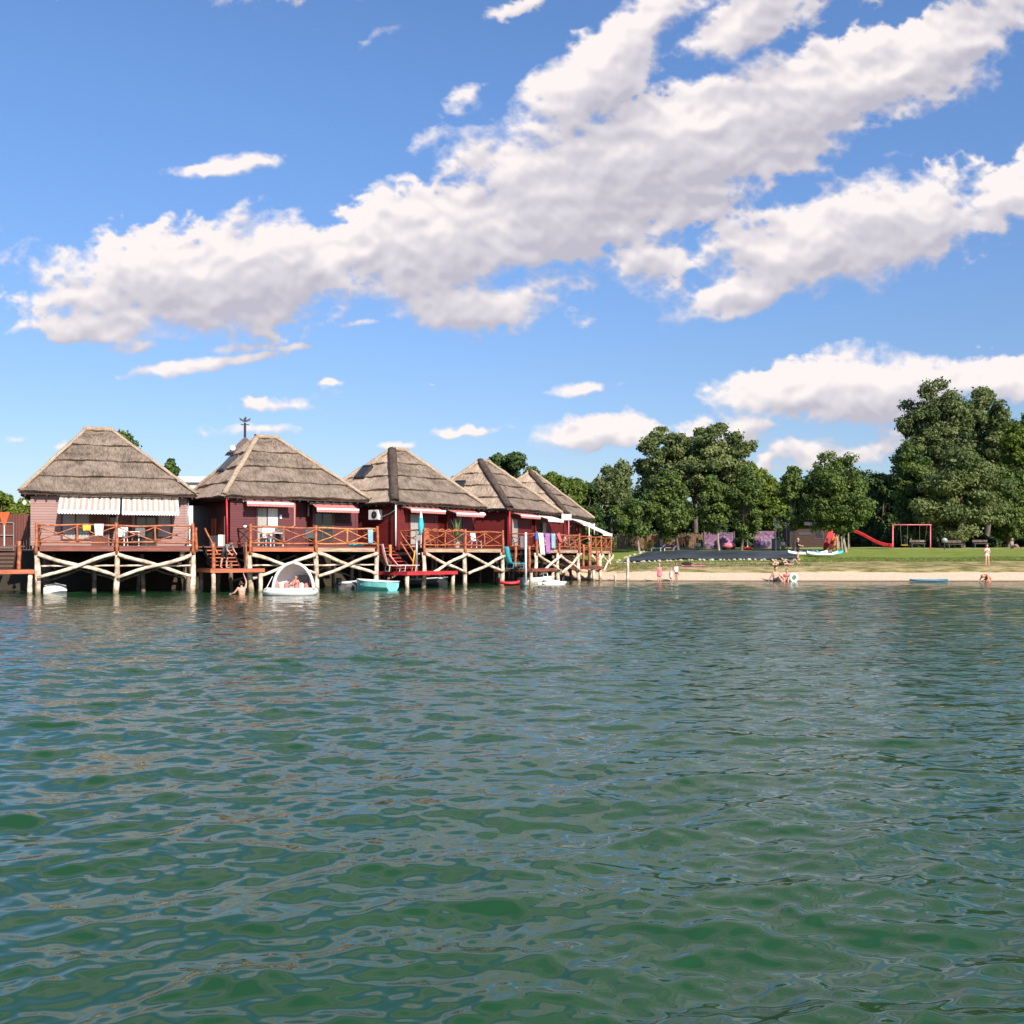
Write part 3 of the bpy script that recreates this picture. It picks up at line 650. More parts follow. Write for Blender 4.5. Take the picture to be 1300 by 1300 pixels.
# house 5
T = house(5, 'rightmost thatched stilt house, red boards with a long white awning reaching towards the beach', 'wall_red', (-.9,.3), hips='thatch_dark', hip_r=.15)
window(T, -2.4, -1.4, ZDK+.1, ZDK+2.0, .42, [], ['glassd'], name='door')
window(T, 1.5, 2.6, ZDK+.5, ZDK+1.8, .62, [], ['curtain_g'])
cassette_awning(T, -3.4, .3, .42, ZE-.12, 1.4, .45, fabric='canvas'); cassette_awning(T, .6, 4.0, .62, ZE-.3, 2.2, .95, fabric='canvas')
pipe(T, [(-2.3,-1.2,ZE-.5),(-2.3,-1.2,ZDK+.02)], .045, 'white', 'awning_post'); pipe(T, [(-.2,-1.1,ZE-.5),(-.2,-1.1,ZDK+1.2)], .045, 'white', 'awning_post')

# ------------------------------------------------------------------ decks on piles
def rail_panel(D, u0, u1, y0, y1, z0, m, hgt=.98, nx=2, name='railing', arch=False):
    """two horizontal logs, stiles and crossed sticks between two posts"""
    p = MB(); a = Vector((u0,y0,0)); b = Vector((u1,y1,0))
    zl, zt = z0+.16, z0+hgt
    if arch:
        n = 6
        for i in range(n):
            q0 = a.lerp(b, i/n); q1 = a.lerp(b, (i+1)/n); p.log(q0+Vector((0,0,zt+.0)), q0.lerp(q1,.5)+Vector((0,0,zt+.11)), .045, .05, .01, seg=2); p.log(q0.lerp(q1,.5)+Vector((0,0,zt+.11)), q1+Vector((0,0,zt)), .05, .045, .01, seg=2)
    p.log(a+Vector((0,0,zt)), b+Vector((0,0,zt)), .055, .05, .035, seg=8); p.log(a+Vector((0,0,zl)), b+Vector((0,0,zl)), .05, .045, .025, seg=8)
    for i in range(nx):
        q0 = a.lerp(b, i/nx); q1 = a.lerp(b, (i+1)/nx); off = Vector(((b-a).y, -(b-a).x, 0)).normalized()*.035
        p.log(q0+Vector((0,0,zl+.04))+off, q1+Vector((0,0,zt-.06))+off, .034, .03, .03, seg=5); p.log(q0+Vector((0,0,zt-.06))-off, q1+Vector((0,0,zl+.04))-off, .034, .03, .03, seg=5)
        if i: p.log(q0+Vector((0,0,zl)), q0+Vector((0,0,zt)), .055, .05, .01)
    return part(name, p, m, D, True)
def deck(h, label, rail, beam, floor, u0=-3.25, u1=3.85, arch=False, brace='log', mats2=None):
    D = thing('wooden_deck', label, 'deck', (*HS[h]['o'], 0), R(HS[h]['th']), 'raised log decks in front of the stilt houses')
    f = MB(); f.box(u0-.1, u1+.1, -1.5, .9, ZDK-.06, ZDK); part('deck_floor', f, floor, D)
    bm = MB(); us = [u0, (u0+u1)/2, u1]
    cols = (beam, (mats2 or beam))
    for k in range(2):
        b = MB(); b.box(us[k]+.12, us[k+1]-.12, -1.49, -1.41, ZDK-.27, ZDK-.065); part('fascia_beam', b, cols[k], D)
    b = MB()
    for k in range(9): y = -1.2+k*.85; b.beam((u0,y,ZDK-.17), (u1,y,ZDK-.17), .1, .16)
    for u in us: b.beam((u,-1.3,ZDK-.36), (u,6.5,ZDK-.36), .14, .16)
    part('joists', b, 'fascia', D)
    # piles: front row in the pale log colour, rows behind in the darker one
    for i, u in enumerate(us):
        p = MB(); p.log((u+random.uniform(-.06,.06),-1.5,-1.2), (u,-1.44,ZDK-.28), .15, .12, .05, 10, 8); part('pile', p, 'log', D, True)
        q = MB(); q.log((u+.03*(i-1),-1.56,ZDK-.42), (u,-1.54,ZDK+1.13), .082, .075, .02, 9, 6); part('railing_post', q, rail, D, True)
    for y, ns in ((1.4,4),(4.2,4),(6.6,4)):
        for k in range(ns):
            u = u0+.1+(u1-u0-.2)*k/(ns-1)+random.uniform(-.15,.15)
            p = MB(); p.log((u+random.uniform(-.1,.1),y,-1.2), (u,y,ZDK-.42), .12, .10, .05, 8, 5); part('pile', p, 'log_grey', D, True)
    zt, zb_ = ZDK-.42, .62
    for k in range(2):
        a, b = us[k], us[k+1]; dz = [random.uniform(-.08,.1) for _ in range(4)]
        p = MB(); p.log((a+.05,-1.62,zt+dz[0]), (b-.05,-1.62,zb_+.25+dz[1]), .10, .08, .05, 8, 8); part('cross_brace', p, brace, D, True)
        p = MB(); p.log((a+.05,-1.74,zb_+.1+dz[2]), (b-.05,-1.74,zt+dz[3]), .085, .095, .05, 8, 8); part('cross_brace', p, brace, D, True)
        if h < 3: p = MB(); p.log((a,-1.4,1.35), (b,-1.4,1.38), .045, .04, .03); part('tie_pole', p, brace, D, True)
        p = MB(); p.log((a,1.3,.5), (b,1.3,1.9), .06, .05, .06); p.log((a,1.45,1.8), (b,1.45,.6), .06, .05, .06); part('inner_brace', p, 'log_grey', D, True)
        rail_panel(D, a, b, -1.52, -1.52, ZDK, rail if k == 0 or h != 2 else 'rail2', nx=2, arch=arch and k == 0)
    rail_panel(D, u0, u0, -1.5, .6, ZDK, rail, nx=1); rail_panel(D, u1, u1, -1.5, .5, ZDK, rail, nx=1)
    return D
D1 = deck(1, 'log deck under the striped awnings at the far left, brown edge beam and orange railing', 'rail', 'beam_brown', 'deck_brown')
D2 = deck(2, 'log deck behind the lamp post and the canopied float, half orange and half honey railing', 'rail', 'beam_orange', 'deck_brown', mats2='beam_pale')
D3 = deck(3, 'log deck above the red jetty, railing topped with curly bent branches', 'rail', 'beam_pale', 'deck_brown', arch=True)
D4 = deck(4, 'log deck with towels and clothes hung over its railing', 'rail', 'beam_pale', 'deck_brown')
D5 = deck(5, 'log deck nearest the beach, its orange railing seen end on', 'rail', 'beam_pale', 'deck_brown')

def jetty(h, label, u0, u1, y0, y1, z, beam, floor, steps, posts=(), legs=None, step_m='beam_pale'):
    """lower platform at swimming height with a flight of steps up to the deck"""
    J = thing('jetty', label, 'jetty', (*HS[h]['o'], 0), R(HS[h]['th']), 'low swimming platforms beside the decks')
    f = MB(); f.box(u0, u1, y0, y1, z-.05, z); part('platform', f, floor, J)
    b = MB(); b.box(u0-.03, u1+.03, y0-.06, y0-.003, z-.2, z-.01); b.box(u0-.03,u0+.04,y0,y1,z-.2,z-.055); b.box(u1-.04,u1+.03,y0,y1,z-.2,z-.055); part('edge_beam', b, beam, J)
    for u in (legs or (u0+.15, u1-.15)):
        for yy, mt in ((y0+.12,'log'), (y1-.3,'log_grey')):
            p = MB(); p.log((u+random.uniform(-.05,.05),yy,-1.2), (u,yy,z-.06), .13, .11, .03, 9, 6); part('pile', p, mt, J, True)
    su0, su1, sy, n = steps
    for k in range(n):
        zz = z+(ZDK-z)*(k+1)/(n+1); yy = sy+k*.27
        s = MB(); s.box(su0, su1, yy, yy+.3, zz-.055, zz); part('step', s, step_m, J)
    s = MB(); dy = n*.27
    for u in (su0-.03, su1+.03): s.beam((u,sy-.05,z+.02), (u,sy+dy+.2,ZDK-.03), .05, .22)
    part('stringer', s, 'fascia', J)
    f = MB(); f.box(su0-.3, su1+.4, sy+n*.27+.02, sy+n*.27+1.8, ZDK-.07, ZDK-.005); part('landing', f, 'deck_brown', J)
    for (u, y, hh, m) in posts: p = MB(); p.log((u,y,z-.1), (u,y,z+hh), .095, .088, .02, 9, 6); part('post', p, m, J, True)
    return J
J = jetty(1, 'low brown jetty with wide steps at the left edge of the picture', -7.6, -3.35, -1.75, .6, 1.2, 'beam_orange', 'deck_brown', (-7.5,-4.35,-.9,5), [(-4.05,-1.1,1.35,'rail')], legs=(-6.9,-5.4,-3.5), step_m='deck_brown')
J = jetty(2, 'low brown jetty with the black lamp post on it, between the first two houses', -5.45, -2.75, -2.1, .4, 1.22, 'beam_orange', 'deck_brown', (-5.1,-3.75,-1.2,5), [(-5.15,-1.55,1.3,'rail'), (-3.5,-1.5,1.35,'rail')], step_m='beam_orange')
p = MB(); p.log((-5.3,-.6,ZDK+.9), (-4.9,-1.5,1.9), .05, .045, .02); p.log((-5.6,-.1,ZDK-.3), (-5.6,-.1,ZDK+.95), .08, .07, .02); part('handrail', p, 'rail', J, True)
J = jetty(3, 'low jetty with bright red edge beam, in front of the middle house', -5.6, -1.5, -2.45, .3, .98, 'beam_red', 'deck_red', (-5.3,-3.8,-1.0,6), [(-5.4,-.9,1.5,'rail2'), (-3.6,-1.2,1.45,'rail')], step_m='deck_red')
p = MB(); p.log((-3.9,-.2,ZDK+.9), (-3.55,-1.25,1.7), .05, .045, .02); p.log((-3.9,-.2,ZDK+.3), (-3.55,-1.2,1.2), .05, .045, .02); part('handrail', p, 'rail', J, True)
J = jetty(4, 'low brown jetty with the turquoise lounger, below the laundry', -5.6, -2.0, -2.3, .4, 1.05, 'beam_brown', 'deck_brown', (-5.0,-3.9,-.9,5), [(-5.3,-1.0,1.4,'rail'), (-3.7,-1.2,1.45,'rail')], step_m='deck_brown')
J = jetty(5, 'low brown jetty beside the last deck, nearest the beach', -5.9, -3.6, -2.5, .2, 1.1, 'beam_brown', 'deck_brown', (-5.3,-4.4,-1.2,5), [(-5.3,-1.5,1.6,'rail'), (-4.3,-1.7,1.7,'rail'), (-3.8,-2.2,1.2,'rail')], step_m='deck_brown')

# neighbour's eave at the picture's left edge
nb_ = thing('thatched_house', 'corner of a dark thatched roof cut off by the left picture edge', 'house', (-33.6,53.5,0), R(12))
f = MB(); roof_face(f, (-8,0,4.9), (1.2,0,4.75), (-6,4,8), (-4.5,4,8), 4, .1, 24, 77, 0); roof_face(f, (1.2,0,4.75), (1.2,8,4.75), (-4.5,4,8), (-4.5,4,8), 4, .1, 24, 78, 0); part('roof', f, 'thatch', nb_)
w = MB(); w.box(-7.5, -.6, .6, 7.5, 2.15, 4.85); part('wall', w, 'wall_maroon', nb_)
w = MB(); w.box(-8,1.15,.05,7.9,4.72,4.80); part('soffit', w, 'fascia', nb_)
# ------------------------------------------------------------------ trees
def blob_tree(name, label, px, D, ytop, ybase, wpx, leaf='lf_mid', seed=1, trunk_px=None, nleaf=14000, lsize=.26, group=None, depth=None,
              lumps=None, clump=None, bark='bark', droop=0, limbs=7, z0=None, flat=.8, cat='tree', gap=.0, nclump=None, trunk_r=None):
    """a tapered trunk with limbs that run into leaf clumps set through an uneven crown"""
    rnd = random.Random(seed); rs = np.random.RandomState(seed)
    x = XD(px, D); tx = XD(trunk_px, D) if trunk_px else x; zg = gz1(tx, D) if z0 is None else z0
    zt, zb = ZD(ytop, D), ZD(ybase, D); w = wpx/1300*D; hh = (zt-zb)/2; zc = (zt+zb)/2; dp = depth or w
    T = thing(name, label, cat, (tx, D, zg), 0, group)
    lumps = lumps or [(0,0,0,1.0)]
    cr = clump or max(.35, min(w, 2*hh)*.115)
    cs = []; n = nclump or int(34*max(1, (w*hh)/(cr*cr*26)))
    k = 0
    while len(cs) < n and k < 9000:
        k += 1; L = lumps[rnd.randrange(len(lumps))]; sc = L[3]
        v = rs.randn(3); v /= np.linalg.norm(v); rad = rnd.random()**.33 if rnd.random() < .25 else rnd.uniform(.80, 1.0)
        e = 1 + .10*math.sin(3*v[0]*2+seed)+.08*math.sin(5*v[2]+seed*2+v[1]*3)
        p = np.array([L[0]*w/2 + v[0]*rad*e*(w/2*sc-cr*.7), L[1]*dp/2 + v[1]*rad*e*(dp/2*sc-cr*.7), L[2]*hh + v[2]*rad*e*(hh*sc-cr*.5)])
        if p[2] > hh-cr*.3: continue
        if len(cs) > 8 and min(np.linalg.norm(p-q[0]) for q in cs) < cr*.55: continue
        cs.append((p, cr*rnd.uniform(.65, 1.3)))
    cs = [q for q in cs if sum(1 for o_ in cs if np.linalg.norm(o_[0]-q[0]) < cr*2.3) > 3] or cs
    # leaves
    tot = sum(r*r for _, r in cs); V = []; tint = []
    for p, r in cs:
        m = max(12, int(nleaf*r*r/tot)); d = rs.randn(m, 3); d /= np.linalg.norm(d, axis=1)[:,None]; rr_ = r*(.35+.75*rs.rand(m)**.7+.35*rs.rand(m)**6)
        c = p + d*rr_[:,None]*np.array([1.05,1.05,flat]); c[:,2] -= droop*r*np.abs(rs.rand(m))*1.6
        nrm = d*.9 + rs.randn(m,3)*.55 + np.array([0,0,.35]); nrm /= np.linalg.norm(nrm, axis=1)[:,None]
        a = np.cross(nrm, rs.randn(m,3)); a /= np.linalg.norm(a, axis=1)[:,None]
        if droop: a = a*.5+np.array([0,0,-1.0])*droop; a /= np.linalg.norm(a, axis=1)[:,None]
        b = np.cross(nrm, a); s = lsize*rs.uniform(.55,1.35,m)[:,None]; el = 1.0+droop*.9
        q = np.stack([c-a*s*el*.6, c+b*s*.42, c+a*s*el*.6, c-b*s*.42], 1); V.append(q.reshape(-1,3))
        tint.append(np.repeat(np.clip(rnd.uniform(.15,.8)+rs.randn(m)*.22, 0, 1), 4))
    V = np.vstack(V); tint = np.concatenate(tint); off = np.array([x-tx, 0, zc-zg]); V = V+off; nq = len(V)//4
    keep = (V.reshape(-1,4,3)[:,:,2].max(1) > .12); 
    me = bpy.data.meshes.new('crown'); me.vertices.add(len(V)); me.vertices.foreach_set('co', V.astype(np.float32).ravel())
    lid = np.arange(len(V)).reshape(-1,4)[keep].ravel(); me.loops.add(len(lid)); me.loops.foreach_set('vertex_index', lid.astype(np.int32))
    me.polygons.add(len(lid)//4); me.polygons.foreach_set('loop_start', np.arange(0, len(lid), 4, dtype=np.int32)); me.update(calc_edges=True)
    at_ = me.attributes.new('tint', 'FLOAT', 'POINT'); at_.data.foreach_set('value', tint.astype(np.float32))
    me.materials.append(M[leaf]); o = bpy.data.objects.new('crown', me); C.objects.link(o); o.parent = T
    # trunk and limbs
    mb = MB(); H = zt-zg; tr = trunk_r or max(.09, H*.018); ztop = (zc-zg)+hh*.35; c0 = Vector((0,0,-.3)); c1 = Vector((x-tx, 0, ztop))
    pts = [c0.lerp(c1, t)+Vector((rnd.uniform(-1,1)*H*.008, rnd.uniform(-1,1)*H*.008, 0))*(1 if 0<t<1 else 0) for t in (0,.05,.2,.4,.6,.8,1)]
    mb.tube(pts, [tr*1.5,tr*1.1,tr*.95,tr*.85,tr*.65,tr*.45,tr*.2], 9)
    big = sorted(cs, key=lambda q: -q[1])[:limbs*2]; rnd.shuffle(big)
    for p, r in big[:limbs]:
        e = Vector(p)+Vector(off); t0 = rnd.uniform(.35,.8); s0 = c0.lerp(c1, t0); s0.z = min(s0.z, max(e.z-.3, .8)); mid = s0.lerp(e,.5)+Vector((0,0,-abs(e.z-s0.z)*.12))
        mb.tube([s0, mid, e], [tr*.5,tr*.3,tr*.1], 6)
    part('trunk', mb, bark, T, True)
    return T
park = 'round park trees along the beach lawn'
blob_tree('park_tree', 'broad bushy green tree standing in front of the red slide', 1062, 97, 570, 681, 88, 'lf_mid', 11, 1074, 20000, .23, park, lumps=[(0,0,-.12,.95),(0,0,.28,.74),(-.3,0,-.3,.7),(.3,0,-.3,.7)], clump=.62, nclump=150, bark='bark_pale', trunk_r=.14)
blob_tree('park_tree', 'slim column shaped tree between the globe lamp and the man in black', 1005, 99, 588, 674, 44, 'lf_mid', 12, 1009, 9000, .24, park, lumps=[(0,0,-.2,.9),(0,0,.35,.6)], bark='bark_pale', trunk_r=.12)
blob_tree('park_tree', 'narrow green tree just left of the globe lamp', 947, 100, 590, 677, 58, 'lf_mid', 13, 941, 9000, .24, park, lumps=[(0,0,-.25,.9),(.1,0,.35,.6)], trunk_r=.12)
blob_tree('park_tree', 'narrow green tree behind the middle of the black tarp', 909, 101, 600, 677, 56, 'lf_mid', 14, 913, 9000, .24, park, lumps=[(0,0,-.2,.9),(-.1,0,.3,.7)], bark='bark_pale', trunk_r=.12)
blob_tree('park_tree', 'rounded green tree behind the left part of the black tarp', 853, 101, 596, 680, 66, 'lf_mid', 15, 861, 11000, .25, park, lumps=[(0,0,-.2,.9),(-.15,0,.35,.65)], trunk_r=.13)
blob_tree('park_tree', 'small low green tree nearest the last stilt house', 803, 99, 630, 683, 62, 'lf_mid', 16, 812, 9000, .25, park, bark='bark_pale', trunk_r=.11)
blob_tree('tree', 'very tall spreading tree rising above all others in the middle of the park', 880, 138, 519, 650, 166, 'lf_gry', 21, 884, 40000, .34, lumps=[(-.02,0,.12,.86),(.34,0,.02,.68),(-.36,0,-.1,.66),(.1,0,-.3,.8)], clump=.95, nclump=230, flat=.6, droop=.15, limbs=14, gap=.1)
blob_tree('tree', 'pale loose tree with drooping twigs beside the last stilt house', 779, 113, 574, 696, 62, 'lf_oliv', 22, 776, 15000, .26, droop=.35, lumps=[(-.1,0,-.4,.75),(.2,0,.1,.6),(-.25,0,.3,.5),(.35,0,.45,.42)])
blob_tree('tree', 'yellowish green tree behind the narrow park trees right of the tallest tree', 966, 126, 583, 684, 74, 'lf_yel', 23, 968, 15000, .32, lumps=[(-.2,0,.1,.8),(.3,0,-.2,.75)])
blob_tree('tree', 'dark tree filling the gap between the bushy park tree and the tall right hand trees', 1122, 128, 598, 696, 62, 'lf_dark', 24, 1120, 13000, .34)
blob_tree('tree', 'dark rounded tree behind the slim column shaped one', 1032, 130, 598, 696, 56, 'lf_dark', 25, 1030, 12000, .34)
blob_tree('tree', 'tall sparse olive tree with light branches showing, top of the right hand group', 1184, 126, 479, 640, 104, 'lf_oliv', 31, 1190, 32000, .30, lumps=[(0,0,.25,.75),(-.1,0,-.2,.9),(.3,0,.1,.7)], clump=.8, nclump=230, bark='bark_pale', limbs=16)
blob_tree('tree', 'tall dark green tree behind and right of the sparse olive one', 1252, 142, 492, 660, 84, 'lf_gry', 32, 1252, 22000, .38, lumps=[(-.1,0,.2,.8),(.3,0,-.1,.7)])
blob_tree('tree', 'bright yellow green tree cut off by the right picture edge', 1310, 121, 516, 684, 96, 'lf_yel', 33, 1312, 24000, .32, lumps=[(-.1,0,.2,.75),(0,0,-.3,.95)])
blob_tree('tree', 'wide grey green tree with layered drooping boughs right of the swing', 1218, 112, 560, 690, 130, 'lf_gry', 34, 1222, 30000, .27, droop=.25, lumps=[(0,0,.2,.75),(-.15,0,-.25,.85),(.35,0,-.1,.7)], flat=.5, depth=8, trunk_r=.3)
blob_tree('tree', 'dense dark green tree behind the swing at the left of the right hand group', 1160, 119, 552, 694, 66, 'lf_mid', 35, 1160, 16000, .30, lumps=[(0,0,.1,.9),(.2,0,-.3,.8)])
blob_tree('tree', 'low leafy tree under the yellow green one at the right picture edge', 1278, 117, 590, 690, 60, 'lf_mid', 36, 1280, 14000, .30)
blob_tree('tree', 'rounded dark green tree behind the roofs of the last two houses, left one', 641, 118, 571, 640, 56, 'lf_dark', 41, 641, 14000, .32)
blob_tree('tree', 'large rounded mid green tree behind the roofs of the last two houses', 700, 108, 576, 690, 98, 'lf_yel', 42, 700, 26000, .30, lumps=[(-.1,0,.1,.85),(.3,0,-.35,.75),(-.3,0,0,.7)])
blob_tree('tree', 'dark tree between the large rounded tree and the willow', 742, 112, 615, 698, 56, 'lf_dark', 43, 742, 12000, .3)
blob_tree('tree', 'green treetop rising behind the leftmost thatched roof', 150, 92, 545, 640, 84, 'lf_mid', 44, 150, 16000, .26)
blob_tree('tree', 'small round treetop above the white hall roof', 214, 112, 582, 620, 26, 'lf_mid', 45, 214, 5000, .26)
blob_tree('tree', 'feathery conifer top between the middle and the fourth thatched roof', 580, 105, 592, 660, 22, 'lf_gry', 46, 580, 4000, .28, flat=.4)
blob_tree('tree', 'bit of dark treetop between the second and the middle thatched roof', 436, 108, 606, 660, 24, 'lf_dark', 47, 436, 4000, .28)
hg = 'yellow green hedge bushes beyond the red brown fence'
blob_tree('hedge_bush', 'yellow green bush above the red brown fence, at the left picture edge', 2, 66, 621, 680, 40, 'lf_yel', 51, 2, 9000, .20, hg, cat='bush', z0=2.2)
blob_tree('hedge_bush', 'yellow green bush above the fence, close to the corner of the leftmost house', 28, 67, 634, 682, 34, 'lf_yel', 52, 28, 8000, .20, hg, cat='bush', z0=2.2)
# the dark belt of trees closing the park behind
belt = 'dark trees closing the park behind'
ORD = ['second','third','fourth','fifth','sixth','seventh','eighth','ninth','tenth','eleventh','twelfth','thirteenth','fourteenth','fifteenth','sixteenth','seventeenth','eighteenth','nineteenth','twentieth']
bt = blob_tree('belt_tree', 'dark dense tree closing the park behind, first of its row, near the last house', 700, 160, 606, 712, 96, 'lf_dark', 61, 700, 14000, .42, belt)
for i, px in enumerate(list(range(770, 1400, 54))+[-60,-10,470,540]):
    D = 150+((i*37) % 23); zs = .85+.3*((i*53) % 10)/10
    if px > 1130: zs *= 1.15
    copy_thing(bt, (XD(px, D), D, gz1(XD(px,D), D)), rz=i*1.3, scale=(1,1,zs*(.75 if px < 600 else 1)), label='dark dense tree closing the park behind, %s of its row' % ORD[i])
ug = 'dark shrubs under the park trees'
us_ = blob_tree('shrub', 'dark shrub in the shade under the park trees', 900, 128, 676, 706, 60, 'lf_dark', 62, 900, 7000, .30, ug, cat='shrub')
for i, px in enumerate(list(range(760, 1340, 40))):
    D = 124+((i*29) % 9); copy_thing(us_, (XD(px, D), D, gz1(XD(px,D), D)-.1), rz=i*2.1, scale=(1,1,.9+.5*((i*31) % 7)/7), label='dark shrub in the shade under the park trees, %s from the left' % ORD[i])

# grass tufts: one mass along the lawn and the bank
def tufts():
    rs = np.random.RandomState(5); n = 9000; px = rs.uniform(1020, 1330, n); s = rs.uniform(0, 1, n)**1.6; D = 82.8+s*5
    px2 = rs.uniform(780, 1030, 5000); D2 = rs.uniform(80.2, 83.4, 5000); px = np.append(px, px2); D = np.append(D, D2); x = (px-650)/1300*D; z = gz(x, D); n = len(px)
    h = rs.uniform(.02,.07,n); w = rs.uniform(.015,.04,n)*2; a = rs.rand(n)*3.14
    lx = rs.randn(n)*.03; ly = rs.randn(n)*.03
    V = np.stack([np.stack([x-np.cos(a)*w, D-np.sin(a)*w, z-.01],1), np.stack([x+np.cos(a)*w, D+np.sin(a)*w, z-.01],1), np.stack([x+lx, D+ly, z+h],1)], 1).reshape(-1,3)
    me = bpy.data.meshes.new('grass_tufts'); me.from_pydata(V.tolist(), [], np.arange(len(V)).reshape(-1,3).tolist())
    at_ = me.attributes.new('tint','FLOAT','POINT'); at_.data.foreach_set('value', np.repeat(rs.rand(n),3).astype(np.float32))
    me.materials.append(M['grassb']); o = bpy.data.objects.new('grass_tufts', me); C.objects.link(o); tag(o, 'short uneven green grass growing on the lawn and bank', 'grass', kind='stuff')
tufts()

# ------------------------------------------------------------------ beach and bank
def drape(name, fn, nu, nv, mat, label, cat, lift=.03, fold=0, seed=0, **kw):
    b = MB(); rnd = random.Random(seed)
    def f(u, v):
        x, y = fn(u, v); z = gz1(x, y)+lift
        if fold: z += fold*(math.sin(u*23+v*9)*.5+math.sin(u*61-v*17)*.3+math.sin(v*31+u*7)*.5+rnd.uniform(-.3,.3))
        return (x, y, z)
    b.grid(f, nu, nv); o = part(name, b, mat, None, True); tag(o, label, cat, **kw); return o
def tarp_xy(u, v):
    y = 84.0+v*15.5; x0 = XD(791, 84)*(1-v)+XD(824, 99.5)*v; x1 = XD(1014, 84)*(1-v)+XD(1012, 99.5)*v
    return x0+(x1-x0)*u, y
o = drape('ground_tarp', tarp_xy, 90, 40, 'tarp', 'large wrinkled black tarp spread over the bank above the beach', 'tarp', .09, .05, 3)
sg = 'pale stones edging the black tarp'
sm_ = []
for k in range(3):
    b = MB(); b.ball((0,0,.06), (.17,.13,.10), 0, 9, 6, .14); sm_.append(b)
stone0 = []
for k, b in enumerate(sm_): stone0.append(b)
meshes = []
def stone(x, y, k, i):
    if len(meshes) <= k:
        o = part('edging_stone', stone0[k], 'stone'); meshes.append(o.data)
    else: o = bpy.data.objects.new('edging_stone', meshes[k]); C.objects.link(o)
    o.location = (x, y, gz1(x, y)+.02); o.rotation_euler = (0,0,i*1.7); s = .7+.5*((i*37)%10)/10; o.scale = (s,s,s)
    return o
i = 0
for k in range(34):
    t = k/33; x = XD(792,83.6)+(XD(1012,83.6)-XD(792,83.6))*t+random.uniform(-.15,.15)
    tag(stone(x, 83.4+random.uniform(-.15,.15), k % 3 if k > 2 else k, i), 'pale stone in the row along the lower edge of the black tarp', 'stone', sg); i += 1
for k in range(12):
    t = k/11; x, y = tarp_xy(0, t); tag(stone(x-.45+random.uniform(-.15,.15), y, k % 3, i), 'pale stone in the slanting row at the left edge of the black tarp', 'stone', sg); i += 1
# two low edging kerbs of the terraces below the tarp
for (yy, zz, lab) in ((82.1, .06, 'upper low concrete kerb of the grass terrace below the tarp'), (79.55, .10, 'lower low concrete kerb between sand and grass terrace')):
    b = MB(); n = 30
    for k in range(n):
        xa = XD(784,yy)+(XD(1045,yy)-XD(784,yy))*k/n; xb = XD(784,yy)+(XD(1045,yy)-XD(784,yy))*(k+1)/n-.012
        za = gz1((xa+xb)/2, yy)+random.uniform(-.012,.012); b.box(xa, xb, yy, yy+.22, za-.25, za+zz)
    tag(part('kerb', b, 'concrete'), lab, 'kerb')
# wooden mooring post and short plank edge by the beach's left end
b = MB(); x = XD(796.5, 75.2); b.log((x,75.2,-.8), (x+.03,75.2,1.75), .13, .11, .01, 9, 5); tag(part('mooring_post', b, 'log', None, True), 'thick pale wooden post standing in the water at the left end of the beach', 'post')
b = MB(); x = XD(781, 74.3); b.log((x,74.3,-.8), (x,74.3,.55), .11, .10, .01, 9, 5); tag(part('mooring_post', b, 'log', None, True), 'short pale post stump beside the last deck', 'post')

# ------------------------------------------------------------------ playground
def G(px, D, dz=0): x = XD(px, D); return (x, D, gz1(x, D)+dz)
T = thing('swing_set', 'red metal swing frame with two hanging seats on the lawn', 'swing', G(1158, 103.5))
xl, xr = -1.95, 1.85; h_ = 2.5
for x in (xl, xr):
    for s in (-1, 1): b = MB(); b.tube([(x+s*.0+(.32*s if True else 0),s*.75,-.15), (x,0,h_)], .055, 8); part('leg', b, 'pink', T, True)
b = MB(); b.tube([(xl-.1,0,h_), (xr+.1,0,h_)], .055, 8); part('top_bar', b, 'pink', T, True)
for x0, sw in ((-1.2,0),(.75,.5)):
    q = MB(); q.tube([(x0,0,h_),(x0+.12,sw*.6,.5+abs(sw)*.8)], .014, 5); q.tube([(x0+.75,0,h_),(x0+.68,sw*.6,.45+abs(sw)*.8)], .014, 5); c = part('chain', q, 'metal', T)
    q = MB(); q.box(x0+.08,x0+.72,sw*.6-.1,sw*.6+.1,.43+abs(sw)*.8,.48+abs(sw)*.8); part('swing_seat', q, 'yellow' if sw == 0 else 'metal', T)
T = thing('playground_slide', 'red chute slide running down to the right behind the bushy tree', 'slide', G(1090, 105), R(-24))
zt_ = ZD(675,105)-gz1(XD(1090,105),105); b = MB(); pr = []
for i in range(15):
    t = i/14; pr.append((-.9+4.2*t, .20+(zt_-.2)*(1-sm(t*1.06+.02)) + .10*math.sin(t*9)*t*(1-t)))
for (x0,z0_),(x1,z1_) in zip(pr[:-1], pr[1:]):
    b.add([(x0,-.38,z0_),(x1,-.38,z1_),(x1,.38,z1_),(x0,.38,z0_),(x0,-.44,z0_+.26),(x1,-.44,z1_+.26),(x1,.44,z1_+.30),(x0,.44,z0_+.30)], [(0,1,2,3),(0,4,5,1),(3,2,6,7)])
part('chute', b, 'red', T, solid=.05)
b = MB(); b.box(-2.0,-.9,-.55,.55,zt_-.1,zt_-.03); part('platform', b, 'fascia', T)
for x in (-1.95,-.95):
    for y in (-.5,.5): b = MB(); b.tube([(x,y,-.1),(x,y,zt_+.7)], .06, 8); part('post', b, 'bark_pale', T)
b = MB()
for y in (-.3,.3): b.tube([(-2.9,y,0),(-2.0,y,zt_)], .04, 6)
for k in range(5): t = (k+.7)/5.5; b.tube([(-2.9+.9*t,-.3,zt_*t),(-2.9+.9*t,.3,zt_*t)], .025, 6)
part('ladder', b, 'orange', T)
